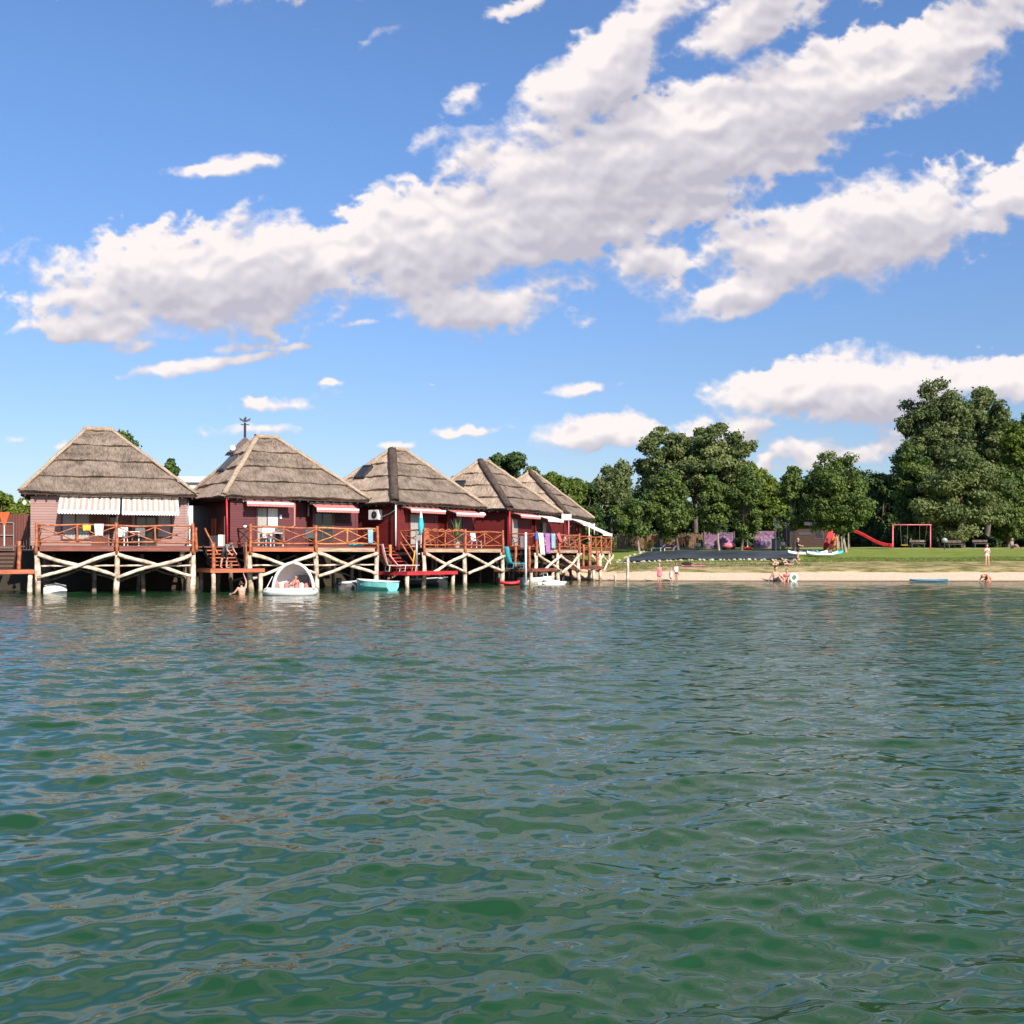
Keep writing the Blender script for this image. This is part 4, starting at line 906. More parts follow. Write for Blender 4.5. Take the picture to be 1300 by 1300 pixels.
def board(px, D, lean, H, col, label, w=.34):
    T = thing('leaning_board', label, 'board', G(px, D)); b = MB(); n = 10; vs = []; pts = []
    for i in range(n+1):
        t = i/n; ww = w*math.sin(math.pi*(.08+.84*t))**.6; pts.append((lean*t+.08*math.sin(t*3), ww, H*t))
    for s, yy in ((0,-.05),(1,.05)):
        for (cx, ww, z) in pts: vs += [(cx-ww,yy,z),(cx+ww,yy,z)]
    m = 2*(n+1); fs = []
    for i in range(n):
        a = 2*i; fs += [(a,a+1,a+3,a+2),(m+a,m+a+2,m+a+3,m+a+1),(a,a+2,m+a+2,m+a),(a+1,m+a+1,m+a+3,a+3)]
    fs += [(0,m,m+1,1),(2*n,2*n+1,m+2*n+1,m+2*n)]; b.add(vs, fs); part('hull', b, col, T, bevel=.02)
    b = MB(); b.box(lean*.4-.12,lean*.4+.12,-.10,-.05,H*.42,H*.58); part('seat_pad', b, 'dark', T); return T
board(1047, 102, .62, 2.05, 'red', 'taller red boat board propped upright left of the bushy tree')
board(1054, 101, .45, 1.55, 'orange', 'shorter orange boat board propped upright beside the red one')
for px, lab in ((1062.5,'left'),(1068.5,'right')):
    b = MB(); b.log(G(px,101,-.1), G(px,101,1.35), .11, .10, .01, 9, 4); tag(part('wooden_post', b, 'bark_pale', None, True), 'plain pale wooden post behind the bushy tree, %s one of two' % lab, 'post')
# boats and boards lying on the grass by the tarp's right end
def lying_boat(px, D, L, rz, col, label, col2='blue'):
    T = thing('beached_boat', label, 'boat', G(px, D, .05), rz); b = MB(); n = 10; m_ = 8
    def f(u, v):
        t = u; w = .36*math.sin(math.pi*min(1, .06+t*.9))**.6; a = math.pi*2*v; return ((t-.5)*L, math.cos(a)*w, .18+math.sin(a)*.15+.18*(abs(t-.5)*2)**4)
    b.grid(f, n, m_); part('hull', b, col, T, True); q = MB(); q.box(-.45,.35,-.2,.2,.30,.37); part('seat', q, col2, T, bevel=.03); q = MB(); q.box(L*.18,L*.30,-.22,.22,.28,.36); part('hatch', q, 'dark', T); return T
lying_boat(1025, 88.5, 3.6, R(8), 'white_p', 'long white boat lying on the grass by the right end of the black tarp')
lying_boat(1044, 88.0, 2.6, R(-6), 'white_p', 'shorter white boat with blue seat lying on the grass', 'lblue')
lying_boat(1053, 89.8, 2.4, R(4), 'turq', 'pale turquoise board lying on the grass, rightmost of the beached boats', 'dark')
lying_boat(1034, 90.2, 3.0, R(-3), 'greyc', 'dark grey board lying behind the white boats', 'lblue')
# paddleboard at the water's edge
T = thing('paddleboard', 'blue paddleboard with pale tip lying at the water edge on the right', 'paddleboard', (XD(1179,74.2), 74.2, .10), R(-2)); b = MB()
def f(u, v): w = .38*max(0,1-abs(u*2-1)**3.2)**.7+.01; a = 6.2832*v; return ((u-.5)*2.75, math.cos(a)*w, math.sin(a)*.08+.05*(abs(u*2-1))**4)
b.grid(f, 18, 10); part('hull', b, pmat('board_blue', (.05,.22,.36), .4, .1, 3), T, True); q = MB(); q.box(.72,1.22,-.24,.24,.085,.10); part('tip_pad', q, 'turq', T); q = MB(); q.box(-.7,.3,-.22,.22,.075,.09); part('deck_pad', q, 'lblue', T)

# mural fence, kiosk and fence panels behind the tarp
def mural(px0, px1, D, H, seed, label, base='purple'):
    x0, x1 = XD(px0,D), XD(px1,D); T = thing('painted_fence', label, 'fence', ((x0+x1)/2, D, gz1((x0+x1)/2, D))); W = (x1-x0)/2
    b = MB(); b.box(-W, W, -.03, .03, 0, H)
    pn = part('panel', b, mural_mat(seed), T); 
    k = 0; x = -W
    while x <= W+.01: q = MB(); q.box(x-.06, x+.06, -.09, .09, -.2, H+.12); part('post', q, 'bark', T); x += 2*W/max(1,round(2*W/2.2))
def mural_mat(seed):
    m, t, b = newmat('painted_mural'); tc = N(t, 'ShaderNodeTexCoord'); mp = N(t, 'ShaderNodeMapping'); mp.inputs['Location'].default_value = (seed*3.1, 0, seed*1.7); t.links.new(tc.outputs['Object'], mp.inputs[0])
    nz = N(t, 'ShaderNodeTexNoise', ins={'Scale': 1.3, 'Detail': 3.0, 'Distortion': 1.6}); t.links.new(mp.outputs[0], nz.inputs['Vector'])
    cr = N(t, 'ShaderNodeValToRGB'); t.links.new(nz.outputs[0], cr.inputs[0]); e = cr.color_ramp; e.interpolation = 'CONSTANT'
    e.elements[0].position = 0; e.elements[0].color = (.03,.025,.05,1); e.elements[1].position = .42; e.elements[1].color = (.15,.085,.16,1)
    for p, c in ((.5,(.22,.06,.13,1)),(.56,(.24,.19,.25,1)),(.63,(.10,.08,.22,1))): q = e.elements.new(p); q.color = c  # muted colours: the shade of the trees is put into the paint
    t.links.new(cr.outputs[0], b.inputs['Base Color']); b.inputs['Roughness'].default_value = .7; return m
mural(894, 932, 108, 1.7, 1, 'purple and pink painted fence behind the middle of the tarp')
mural(957, 984, 108.5, 1.8, 2, 'magenta painted fence between the narrow tree and the grey bin')
T = thing('board_fence', 'brown vertical board fence in the shade behind the left part of the tarp', 'fence', G(838, 109)); W = (XD(892,109)-XD(785,109))/2
for k in range(44): 
    x = -W+k*2*W/44; b = MB() if k == 0 else b; b.box(x, x+2*W/44-.02, -.02, .02, .05, 1.55+.06*math.sin(k*2.3))
part('boards', b, pmat('fence_wood', (.17,.095,.05), .85, .5, 2, .4, 10), T); b = MB(); b.box(-W, W, .02, .07, .4, .5); b.box(-W, W, .02, .07, 1.15, 1.25); part('fence_rail', b, 'bark', T)
for k in range(6): b = MB(); x = -W+k*2*W/5; b.box(x-.07, x+.07, .075, .2, -.2, 1.7); part('post', b, 'bark', T)
T = thing('kiosk', 'low dark wooden kiosk in the shade right of the slim tree', 'kiosk', G(1027, 112)); b = MB(); b.box(-2.1,2.1,0,3,0,2.35); part('wall', b, 'fascia', T)
b = MB(); b.add([(-2.4,-.5,2.4),(2.4,-.5,2.4),(2.4,3.4,2.75),(-2.4,3.4,2.75),(-2.4,-.5,2.5),(2.4,-.5,2.5),(2.4,3.4,2.85),(-2.4,3.4,2.85)], [(0,3,2,1),(4,5,6,7),(0,1,5,4),(1,2,6,5),(2,3,7,6),(3,0,4,7)]); part('roof', b, 'dark', T)
b = MB(); b.box(-1.2,.2,-.04,0,1.35,1.65); part('sign_board', b, 'dark', T); b = MB(); b.box(.6,1.6,-.04,0,.9,1.8); w_ = part('window', b, 'frame', T); b = MB(); b.box(.68,1.52,-.06,-.04,.98,1.72); part('pane', b, 'glassd', w_)
# bin, totems, small attractions
T = thing('litter_bin', 'grey square litter bin behind the right part of the tarp', 'bin', G(984.5, 103)); b = MB(); b.box(-.32,.32,-.3,.3,.06,1.05); part('body', b, pmat('bin_grey',(.22,.19,.19),.7,.2,4), T, bevel=.04); b = MB(); b.box(-.36,.36,-.34,.34,1.05,1.13); part('lid', b, 'dark', T, bevel=.02); b = MB(); b.box(-.3,.3,-.28,.28,0,.06); part('base', b, 'dark', T)
def totem(px, D, H, lab):
    T = thing('wooden_totem', lab, 'totem', G(px, D)); b = MB(); b.lathe((0,0,0), [(0,0),(.16,0),(.17,.3),(.12,.42),(.17,.6),(.15,.95),(.1,1.05)], 10); part('body', b, 'yellow', T, True)
    b = MB(); b.ball((0,0,1.2), (.16,.15,.19)); part('head', b, 'orange', T, True); b = MB(); b.beam((-.35,0,.72),(.35,0,.72),.09,.09); part('arms', b, 'yellow', T); b = MB(); b.lathe((0,0,1.32), [(.2,0),(.07,.06),(0,.3)], 8); part('hat', b, 'orange', T); T.scale = (1,1,H/1.6)
totem(819.5, 104, 1.6, 'orange yellow carved figure post behind the tarp, left one'); totem(828.5, 104, 1.75, 'orange yellow carved figure post behind the tarp, right one')
T = thing('spring_rider', 'small red and yellow children ride behind the tarp', 'playground ride', G(949, 103.5)); b = MB(); b.lathe((0,0,0), [(.42,0),(.45,.15),(.3,.34),(0,.36)], 14); part('base', b, 'red', T, True); b = MB(); b.lathe((0,0,.34), [(.07,0),(.07,.9)], 8); part('pole', b, 'white', T); b = MB(); b.lathe((0,0,1.2), [(.12,0),(.42,.12),(.3,.3),(0,.42)], 12); part('canopy', b, 'yellow', T, True)
T = thing('ride_car', 'small magenta toy car standing before the purple painted fence', 'toy car', G(925, 105)); b = MB(); b.ball((0,0,.42), (.75,.4,.34)); part('body', b, 'pink', T, True); b = MB(); b.box(-.25,.25,-.25,.25,.6,.95); part('cabin', b, 'purple', T, bevel=.08)
for x in (-.42,.42):
    for y in (-.36,.36): b = MB(); b.ball((x,y,.17), (.17,.07,.17)); part('wheel', b, 'dark', T, True)
T = thing('beach_umbrella', 'closed red parasol standing behind the tarp', 'parasol', G(844, 103)); b = MB(); b.lathe((0,0,.35), [(.03,0),(.17,.15),(.12,1.1),(.02,1.35)], 10); part('canopy', b, 'orange', T, True); b = MB(); b.lathe((0,0,0), [(.025,0),(.025,1.8)], 6); part('pole', b, 'white', T)
for px, lab, c in ((834.5,'pale sun lounger behind the tarp, beside the closed red parasol','lblue'),(851,'lilac sun lounger behind the tarp, right of the closed red parasol','purple')):
    T = thing('sun_lounger', lab, 'sun lounger', G(px, 102)); b = MB(); b.box(-.7,.35,-.3,.3,.3,.37); part('seat', b, c, T); b = MB(); b.beam((.35,0,.34),(.8,0,.7),.6,.06,up=(0,0,1)); part('backrest', b, c, T)
    for x in (-.6,.3):
        for y in (-.26,.26): b = MB(); b.box(x-.025,x+.025,y-.025,y+.025,0,.3); part('leg', b, 'white', T)
T = thing('street_lamp', 'tall lamp post with two white globes in front of the dark park trees', 'lamp post', G(985, 101)); zt_ = ZD(668,101)-gz1(XD(985,101),101)
b = MB(); b.lathe((0,0,0), [(.09,0),(.06,.4),(.045,zt_-.1)], 8); b.tube([(0,0,zt_-.15),(0,0,zt_+.55)], .03, 6); b.tube([(0,0,zt_-.4),(.15,0,zt_-.25)], .03, 6); part('pole', b, 'metal', T, True)
b = MB(); b.ball((.12,0,zt_), .24); part('globe', b, 'globe', T, True); b = MB(); b.ball((-.05,.1,zt_+.62), .17); part('globe', b, 'globe', T, True)
T = thing('climbing_frame', 'thin white metal climbing frame right of the grey bin', 'climbing frame', G(996, 104)); b = MB(); b.tube([(-1.0,0,2.0),(-.6,0,1.75),(.2,0,2.3),(.7,0,1.7),(.8,0,0)], .03, 6); b.tube([(-.6,0,1.75),(-.5,0,0)], .03, 6); b.tube([(.2,0,2.3),(.25,0,0)], .03, 6); part('frame', b, 'metal', T, True)
T = thing('satellite_bush_lamp', 'round white garden lamp right of the swing', 'garden lamp', G(1199, 104)); T.name = 'garden_lamp'; b = MB(); b.ball((0,0,.95), (.30,.3,.26)); part('globe', b, pmat('frosted_grey_globe',(.35,.37,.4),.3), T, True); b = MB(); b.lathe((0,0,0), [(.06,0),(.05,.75)], 8); part('pole', b, 'dark', T)
for px, lab in ((1165,'nearest the swing'),(1212,'under the wide grey green tree'),(1245,'in the deep shade at the right')):
    T = thing('park_bench', 'low wooden bench '+lab, 'bench', G(px, 109)); b = MB(); b.box(-.8,.8,-.2,.2,.42,.47); part('seat', b, 'bark', T); b = MB(); b.box(-.8,.8,.2,.24,.6,.85); part('backrest', b, 'bark', T)
    for x in (-.65,.65): b = MB(); b.box(x-.04,x+.04,-.18,.25,0,.42); part('leg', b, 'dark', T)

# ------------------------------------------------------------------ behind the houses
T = thing('white_hall', 'large plain white hall seen between the first two thatched roofs', 'hall', (-24.5, 82, 2.2)); b = MB(); b.box(-7,7,0,14,0,5.6); part('wall', b, 'white', T)
b = MB(); b.add([(-7.3,-.3,5.55),(7.3,-.3,5.55),(7.3,14.3,5.55),(-7.3,14.3,5.55),(-7.3,7,6.6),(7.3,7,6.6)], [(0,1,5,4),(2,3,4,5),(0,4,3),(1,2,5),(0,3,2,1)]); part('roof', b, 'white_p', T)
T = thing('lookout_turret', 'dark wooden turret with pointed roof and a bird weathervane behind the second house', 'tower', (XD(311,76), 76, 2.2), R(20))
zb_ = ZD(577,76)-2.2; za = ZD(554,76)-2.2; zf = ZD(531,76)-2.2
b = MB(); b.box(-.55,.55,-.55,.55,0,zb_+.05); part('shaft', b, 'fascia', T)
b = MB(); prof = [(1.0,0),(.62,.30),(.30,.68),(.0,1.0)]; vs = []; rr_ = 1.37
for k_, (r, t) in enumerate(prof): vs += [(sx_*r*rr_, sy_*r*rr_, zb_+(za-zb_)*t) for sx_, sy_ in ((-1,-1),(1,-1),(1,1),(-1,1))]
fs = [(3,2,1,0)]
for i in range(3):
    for k in range(4): fs.append((4*i+k, 4*i+(k+1)%4, 4*i+4+(k+1)%4, 4*i+4+k))
b.add(vs, fs); part('roof', b, pmat('dark_shingle', (.13,.09,.075), .85, .4, 8, .4, 20), T)
b = MB(); b.tube([(0,0,za-.1),(0,0,zf-.35)], .09, 8); b.tube([(0,0,zf-.35),(0,0,zf)], .03, 6); fi = part('finial', b, 'dark', T)
b = MB(); b.box(-.3,.3,-.02,.02,zf-.5,zf-.44); z_ = zf-.12
b.add([(0,-.02,z_-.18),(.12,-.02,z_),(.42,-.02,z_+.16),(.36,-.02,z_-.04),(.2,-.02,z_-.12),(0,-.02,z_-.18)], [(0,1,2,3,4)]); b.add([(0,-.02,z_-.18),(-.12,-.02,z_),(-.42,-.02,z_+.16),(-.36,-.02,z_-.04),(-.2,-.02,z_-.12)], [(4,3,2,1,0)]); b.ball((0,0,z_), (.09,.06,.16), 0, 8, 6); b.ball((.05,0,z_+.16), .06, 0, 8, 6)
part('weathervane', b, 'dark', T, solid=.02)
b = MB(); 
for i in range(5): pass
b.ball((-1.0,-1.35,zb_+.30), (.22,.10,.22), 0, 12, 8); part('dish', b, 'white_p', T, True)
T = thing('board_fence', 'red brown board fence with a metal frame gate at the left picture edge', 'fence', (-27.5, 57.0, 2.2), R(12)); b = MB()
for k in range(32): b.box(-3.6+k*.15, -3.6+k*.15+.135, -.02, .02, 0, 2.0)
part('boards', b, 'wall_brown', T); g_ = MB()
for (a, c) in (((-1.2,-.1,0),(-1.2,-.1,1.5)),((-.2,-.1,0),(-.2,-.1,1.5)),((-1.2,-.1,1.5),(-.2,-.1,1.5)),((-1.2,-.1,.8),(-.2,-.1,.8)),((-1.2,-.1,.1),(-.2,-.1,.1))): g_.beam(a, c, .04, .04)
part('gate_frame', g_, 'metal', T)
T = thing('sun_sail', 'small orange red triangular cloth stretched point down at the left picture edge', 'cloth', (-25.6, 51.9, 0)); b = MB()
x0 = XD(-2,51.9)+25.6; x1 = XD(12.5,51.9)+25.6; b.add([(x0,0,ZD(650,51.9)),(x1,0,ZD(650,51.9)),(x1-.25,.05,ZD(668,51.9)),(x1-.33,.05,ZD(668,51.9))], [(0,1,2,3)]); part('cloth', b, 'orange', T, solid=.02); b = MB(); b.tube([(x1-.29,.02,2.3),(x1-.29,.02,ZD(667,51.9))], .03, 6); part('pole', b, 'white', T)
# ------------------------------------------------------------------ people
def remesh(name, caps, balls, vox, mat, parent, label=None):
    """tapered limbs merged into one continuous skin"""
    b = MB()
    for (p0, p1, r0, r1) in caps:
        p0 = Vector(p0); p1 = Vector(p1); b.tube([p0, p0.lerp(p1,.5), p1], [r0, (r0+r1)/2, r1], 12); b.ball(p0, r0, 0, 12, 8); b.ball(p1, r1, 0, 12, 8)
    for (c, r) in balls: b.ball(c, r, 0, 14, 10)
    o = part(name, b, mat, None, True); md = o.modifiers.new('r', 'REMESH'); md.mode = 'VOXEL'; md.voxel_size = vox; md.use_smooth_shade = True
    m2 = o.modifiers.new('s', 'SMOOTH'); m2.factor = .5; m2.iterations = 3
    dg = bpy.context.evaluated_depsgraph_get(); me = bpy.data.meshes.new_from_object(o.evaluated_get(dg)); me.name = name
    old = o.data; o.modifiers.clear(); o.data = me; bpy.data.meshes.remove(old)
    if not me.materials: me.materials.append(M[mat])
    o.parent = parent
    if label: o['label'] = label
    return o
BASE = dict(pel=(0,0,.93), wai=(0,0,1.08), che=(0,0,1.27), nek=(0,.01,1.44), hed=(0,-.01,1.60),
    shL=(.17,0,1.38), elL=(.22,.03,1.11), wrL=(.24,-.03,.87), shR=(-.17,0,1.38), elR=(-.22,.03,1.11), wrR=(-.24,-.03,.87),
    hiL=(.085,0,.90), knL=(.10,-.02,.49), anL=(.10,.02,.07), toL=(.12,-.14,.03), hiR=(-.085,0,.90), knR=(-.10,-.02,.49), anR=(-.10,.02,.07), toR=(-.12,-.14,.03))
def person(label, loc, rz, pose=None, scale=1.0, skin='skin', hair='hair', clothes=(), long_hair=False, group=None, fingers=True, female=False):
    P = {k: Vector(v) for k, v in {**BASE, **(pose or {})}.items()}
    T = thing('person', label, 'person', loc, rz, group); T.scale = (scale,)*3
    sh = .92 if female else 1.0; hp = (P['hiL']-P['hiR'])*.5; up = (P['che']-P['pel']).normalized(); sd_ = (P['shL']-P['shR']).normalized()
    C_ = [(P['pel']+sd_*.05, P['wai']+sd_*.045, .105, .10*sh), (P['pel']-sd_*.05, P['wai']-sd_*.045, .105, .10*sh), (P['wai']+sd_*.045, P['che']+sd_*.065, .10*sh, .115*sh), (P['wai']-sd_*.045, P['che']-sd_*.065, .10*sh, .115*sh),
          (P['che']+sd_*.05, P['nek']-up*.04, .10, .06), (P['che']-sd_*.05, P['nek']-up*.04, .10, .06), (P['nek']-up*.06, P['hed']-up*.05, .055, .05)]
    B_ = []
    hu = (P['hed']-P['nek']).normalized(); fw = Vector(pose.get('face', (0,-1,0)) if pose else (0,-1,0)); fw = (fw-hu*fw.dot(hu)).normalized(); hs = fw.cross(hu).normalized()
    B_ += [(P['hed']+hu*.02, .088)]; C_ += [(P['hed']+hu*.03+fw*.01, P['hed']-hu*.06+fw*.035, .082, .055), (P['hed']-hu*.005+fw*.085, P['hed']-hu*.025+fw*.10, .012, .015)]
    for s in (-1,1): B_.append((P['hed']+hs*s*.085-hu*.01, .022))
    for s in 'LR':
        C_ += [(P['che']+(P['sh'+s]-P['che'])*.5, P['sh'+s], .075*sh, .058*sh), (P['sh'+s], P['el'+s], .052*sh, .038), (P['el'+s], P['wr'+s], .038, .025)]
        C_ += [(P['hi'+s], P['kn'+s], .088, .055), (P['kn'+s], P['kn'+s].lerp(P['an'+s], .35), .052, .055), (P['kn'+s].lerp(P['an'+s], .35), P['an'+s], .055, .034), (P['an'+s]+Vector((0,0,-.01)), P['to'+s], .036, .026)]
        d = (P['wr'+s]-P['el'+s]).normalized(); a = d.orthogonal().normalized() if abs(d.x) > .9 else Vector((1,0,0)).cross(d).normalized(); n = a.cross(d); w = P['wr'+s]
        C_.append((w, w+d*.075, .026, .034))
        for k, (o_, L) in enumerate(((-.030,.062),(-.010,.075),(.011,.070),(.031,.052))):
            q = w+d*.085+a*o_; m = q+d*L*.55+n*.006; C_ += [(q, m, .0105, .0098), (m, m+d*L*.42+n*.022, .0098, .0088)]
        sg_ = 1 if s == 'L' else -1; C_ += [(w+d*.03-a*.028, w+d*.06-a*.055, .012, .011), (w+d*.06-a*.055, w+d*.095-a*.060+n*.01, .011, .0095)]
    remesh('body', C_, B_, .0115, skin, T)
    hb = [(P['hed']+hu*.045-fw*.022, .096)]; hc = [(P['hed']+hu*.06-fw*.03, P['hed']-hu*.03-fw*.045, .088, .07)]
    if long_hair: hc += [(P['hed']-fw*.05, P['nek']-fw*.07-up*.12, .07, .05)]
    remesh('hair', hc, hb, .014, hair, T)
    eb = MB()
    for s in (-1,1): eb.ball(P['hed']+hs*s*.033+hu*.012+fw*.083, .011, 0, 8, 6)
    part('eyes', eb, 'black', T)
    for kind, mt in clothes:
        c = []; bb = []
        if kind in ('shorts', 'trunks'):
            f = .62 if kind == 'shorts' else .42
            c = [(P['pel']+sd_*.05, P['pel'].lerp(P['wai'],.6)+sd_*.045, .122, .112), (P['pel']-sd_*.05, P['pel'].lerp(P['wai'],.6)-sd_*.045, .122, .112)]
            for s in 'LR': c.append((P['hi'+s], P['hi'+s].lerp(P['kn'+s], f), .108, .092))
        elif kind == 'shirt':
            c = [(P['pel']+up*.06+sd_*.05, P['che']+sd_*.07, .122, .130), (P['pel']+up*.06-sd_*.05, P['che']-sd_*.07, .122, .130), (P['che']+sd_*.05, P['nek']-up*.05, .112, .062), (P['che']-sd_*.05, P['nek']-up*.05, .112, .062)]
            for s in 'LR': c += [(P['che']+(P['sh'+s]-P['che'])*.5, P['sh'+s], .088, .072), (P['sh'+s], P['sh'+s].lerp(P['el'+s], .6), .072, .062)]
        elif kind == 'dress':
            c = [(P['pel']-up*.22+sd_*.05, P['pel']+sd_*.05, .16, .125), (P['pel']-up*.22-sd_*.05, P['pel']-sd_*.05, .16, .125), (P['pel']+sd_*.05, P['che']+sd_*.065, .122, .126), (P['pel']-sd_*.05, P['che']-sd_*.065, .122, .126)]
        elif kind == 'briefs':
            c = [(P['pel']+sd_*.055, P['pel']-sd_*.055, .116, .116)]
            for s in 'LR': c.append((P['hi'+s], P['hi'+s].lerp(P['kn'+s], .10), .100, .097))
        elif kind == 'bra':
            c = [(P['che']+sd_*.075, P['che']-sd_*.075, .124, .124)]
        remesh({'shorts':'shorts','trunks':'swim_trunks','shirt':'shirt','dress':'swimsuit','briefs':'bikini_bottom','bra':'bikini_top'}[kind], c, bb, .015, mt, T)
    return T
def at(h, px, y, z):   # world place at the photograph's column px and local depth y of house h
    return L2W(h, U(h, px, y), y, z)
# person bending on the low jetty between the first two houses
person('person in grey T-shirt and black shorts leaning forward on the low jetty', at(2, 286, -1.75, 1.225), R(58),
    dict(pel=(0,.08,.86), wai=(0,-.02,.98), che=(0,-.19,1.12), nek=(0,-.32,1.22), hed=(0,-.43,1.30), face=(0,-.7,-.7), shL=(.17,-.27,1.17), elL=(.19,-.42,.93), wrL=(.15,-.60,.78), shR=(-.17,-.27,1.17), elR=(-.20,-.38,.92), wrR=(-.16,-.58,.74), hiL=(.085,.06,.84), hiR=(-.085,.06,.84), knL=(.10,-.02,.46), knR=(-.11,.12,.47), anR=(-.11,.22,.10), toR=(-.12,.10,.03)),
    .98, clothes=(('shirt','greyc'),('shorts','black')))
person('bare backed person standing waist deep in water, one arm raised to the jetty', (XD(307,49.0), 49.0, -1.10), R(205),
    dict(shR=(-.18,0,1.42), elR=(-.22,-.05,1.68), wrR=(-.13,-.12,1.95), che=(0,.0,1.27), elL=(.34,-.05,1.16), wrL=(.46,-.22,1.10), hed=(.02,-.06,1.58)), 1.02, clothes=(('trunks','blue'),))
# rider in the canopied float is added with the float below
SIT = dict(pel=(0,0,.12), wai=(0,.05,.27), che=(0,.06,.46), nek=(0,.03,.63), hed=(0,0,.79), shL=(.17,.04,.57), shR=(-.17,.04,.57), elL=(.23,.16,.33), wrL=(.25,.26,.10), elR=(-.23,.16,.33), wrR=(-.25,.26,.10),
    hiL=(.09,-.02,.11), hiR=(-.09,-.02,.11), knL=(.13,-.34,.36), knR=(-.13,-.36,.34), anL=(.12,-.62,.06), anR=(-.14,-.66,.06), toL=(.13,-.78,.05), toR=(-.15,-.82,.05))
person('shirtless dark haired man in grey trunks sitting in the shallow water', (XD(985,74.9), 74.9, -.10), R(30), {**SIT, 'elL':(.30,-.08,.36), 'wrL':(.30,-.32,.34), 'elR':(-.24,.14,.32), 'wrR':(-.30,.28,.06)}, 1.32, 'skin', 'hair', (('trunks','greyc'),))
person('dark haired woman in a pink bikini sitting in the shallow water beside the shirtless man', (XD(999,74.6), 74.6, -.12), R(-20), SIT, 1.15, 'skin', 'hair', (('bra','pink'),('briefs','pink')), True, female=True)
LIE = dict(pel=(0,0,.12), wai=(0,.16,.14), che=(0,.34,.20), nek=(0,.50,.30), hed=(0,.62,.40), shL=(.17,.44,.25), shR=(-.17,.44,.25), elL=(.28,.56,.08), wrL=(.20,.36,.06), elR=(-.28,.60,.08), wrR=(-.22,.40,.06),
    hiL=(.09,-.03,.11), hiR=(-.09,-.03,.11), knL=(.11,-.34,.36), knR=(-.11,-.44,.12), anL=(.12,-.60,.07), anR=(-.12,-.86,.07), toL=(.12,-.72,.14), toR=(-.12,-.92,.17), face=(0,-1,.3))
def gp(px, D, dz=0): x = XD(px, D); return (x, D, gz1(x, D)+dz)
person('person in black swimwear reclining on the grass bank just behind the shirtless man', gp(991, 80.8), R(80), LIE, 1.05, 'skin', 'hair', (('trunks','black'),))
person('person reclining with raised knee on the grass bank, feet towards the white boats', gp(1003, 81.4), R(84), {**LIE, 'knR':(-.11,-.34,.38), 'anR':(-.12,-.56,.08), 'toR':(-.12,-.68,.05)}, 1.05, 'skin2', 'hair', (('trunks','greyc'),('shirt','black')))
person('man in black T-shirt and shorts standing at the right end of the tarp', gp(1013, 84.3), R(60), dict(elR=(-.20,-.10,1.14), wrR=(-.14,-.32,1.08), elL=(.20,-.12,1.12), wrL=(.13,-.33,1.06)), 1.0, 'skin', 'hair_b', (('shirt','black'),('shorts','black')))
person('woman in a white bikini standing barefoot on the bank at the right', gp(1253, 79.4), R(8), dict(elL=(.23,-.02,1.12), wrL=(.10,-.14,1.0), elR=(-.24,-.04,1.14), wrR=(-.12,-.18,1.22), knL=(.12,-.02,.49), anL=(.16,.04,.07), toL=(.20,-.10,.03)), 1.02, 'skin', 'hair', (('bra','white'),('briefs','white')), True, female=True)
CR = dict(pel=(0,.10,.18), wai=(0,.02,.28), che=(0,-.14,.36), nek=(0,-.30,.38), hed=(0,-.42,.34), face=(0,-.4,-1), shL=(.17,-.22,.36), shR=(-.17,-.22,.36), elL=(.26,-.30,.16), wrL=(.22,-.46,-.02), elR=(-.26,-.30,.16), wrR=(-.22,-.46,-.02),
    hiL=(.09,.08,.17), hiR=(-.09,.08,.17), knL=(.18,-.16,.04), knR=(-.18,-.16,.04), anL=(.12,.18,-.02), anR=(-.12,.18,-.02), toL=(.12,.30,-.03), toR=(-.12,.30,-.03))
person('sunburnt person crouching in the shallow water below the woman in white bikini', (XD(1253.5,74.1), 74.1, .0), R(-60), CR, 1.2, 'skin2', 'hair_b', (('trunks','orange'),))
KID = dict(hed=(0,-.01,1.66))
person('small fair haired child in a pink swimsuit wading alone by the beach', (XD(837,74.9), 74.9, -.12), R(15), KID, .80, 'skin', 'hair_b', (('dress','pink'),), female=True)
person('small child in cream clothes wading beside a taller one in a white top', (XD(852,74.9), 74.9, -.12), R(-40), KID, .64, 'skin', 'hair_b', (('dress','canvas'),), female=True)
person('dark haired child in a white top wading, the taller of the close pair', (XD(858.5,75.0), 75.0, -.12), R(40), KID, .84, 'skin2', 'hair', (('shirt','white'),('briefs','black')))
person('adult in white and light blue walking behind the tarp beside the closed red parasol', gp(839.5, 102.5), R(70), dict(knL=(.1,-.12,.49), anL=(.1,-.20,.08), toL=(.12,-.36,.04), anR=(-.1,.22,.10), toR=(-.12,.10,.03)), .98, 'skin', 'hair', (('shirt','white'),('shorts','lblue')))
person('person in cream clothes sitting behind the tarp below the globe lamp', gp(994, 103.2, .05), R(10), SIT, 1.15, 'skin', 'hair_b', (('shirt','canvas'),('shorts','yellow')))
person('person in an orange shirt sitting in the shade behind the left part of the tarp', gp(866.5, 104.5, .3), R(0), SIT, 1.1, 'skin', 'hair', (('shirt','orange'),('shorts','black')))
person('person in pale clothes sitting in the shade at the right picture edge', gp(1285, 106, .05), R(30), SIT, 1.15, 'skin2', 'hair_b', (('shirt','bark_pale'),('shorts','greyc')))
person('person in a light top sitting on the ground before the brown fence', gp(886, 105, .05), R(-30), SIT, 1.05, 'skin', 'hair', (('shirt','canvas'),('shorts','greyc')))

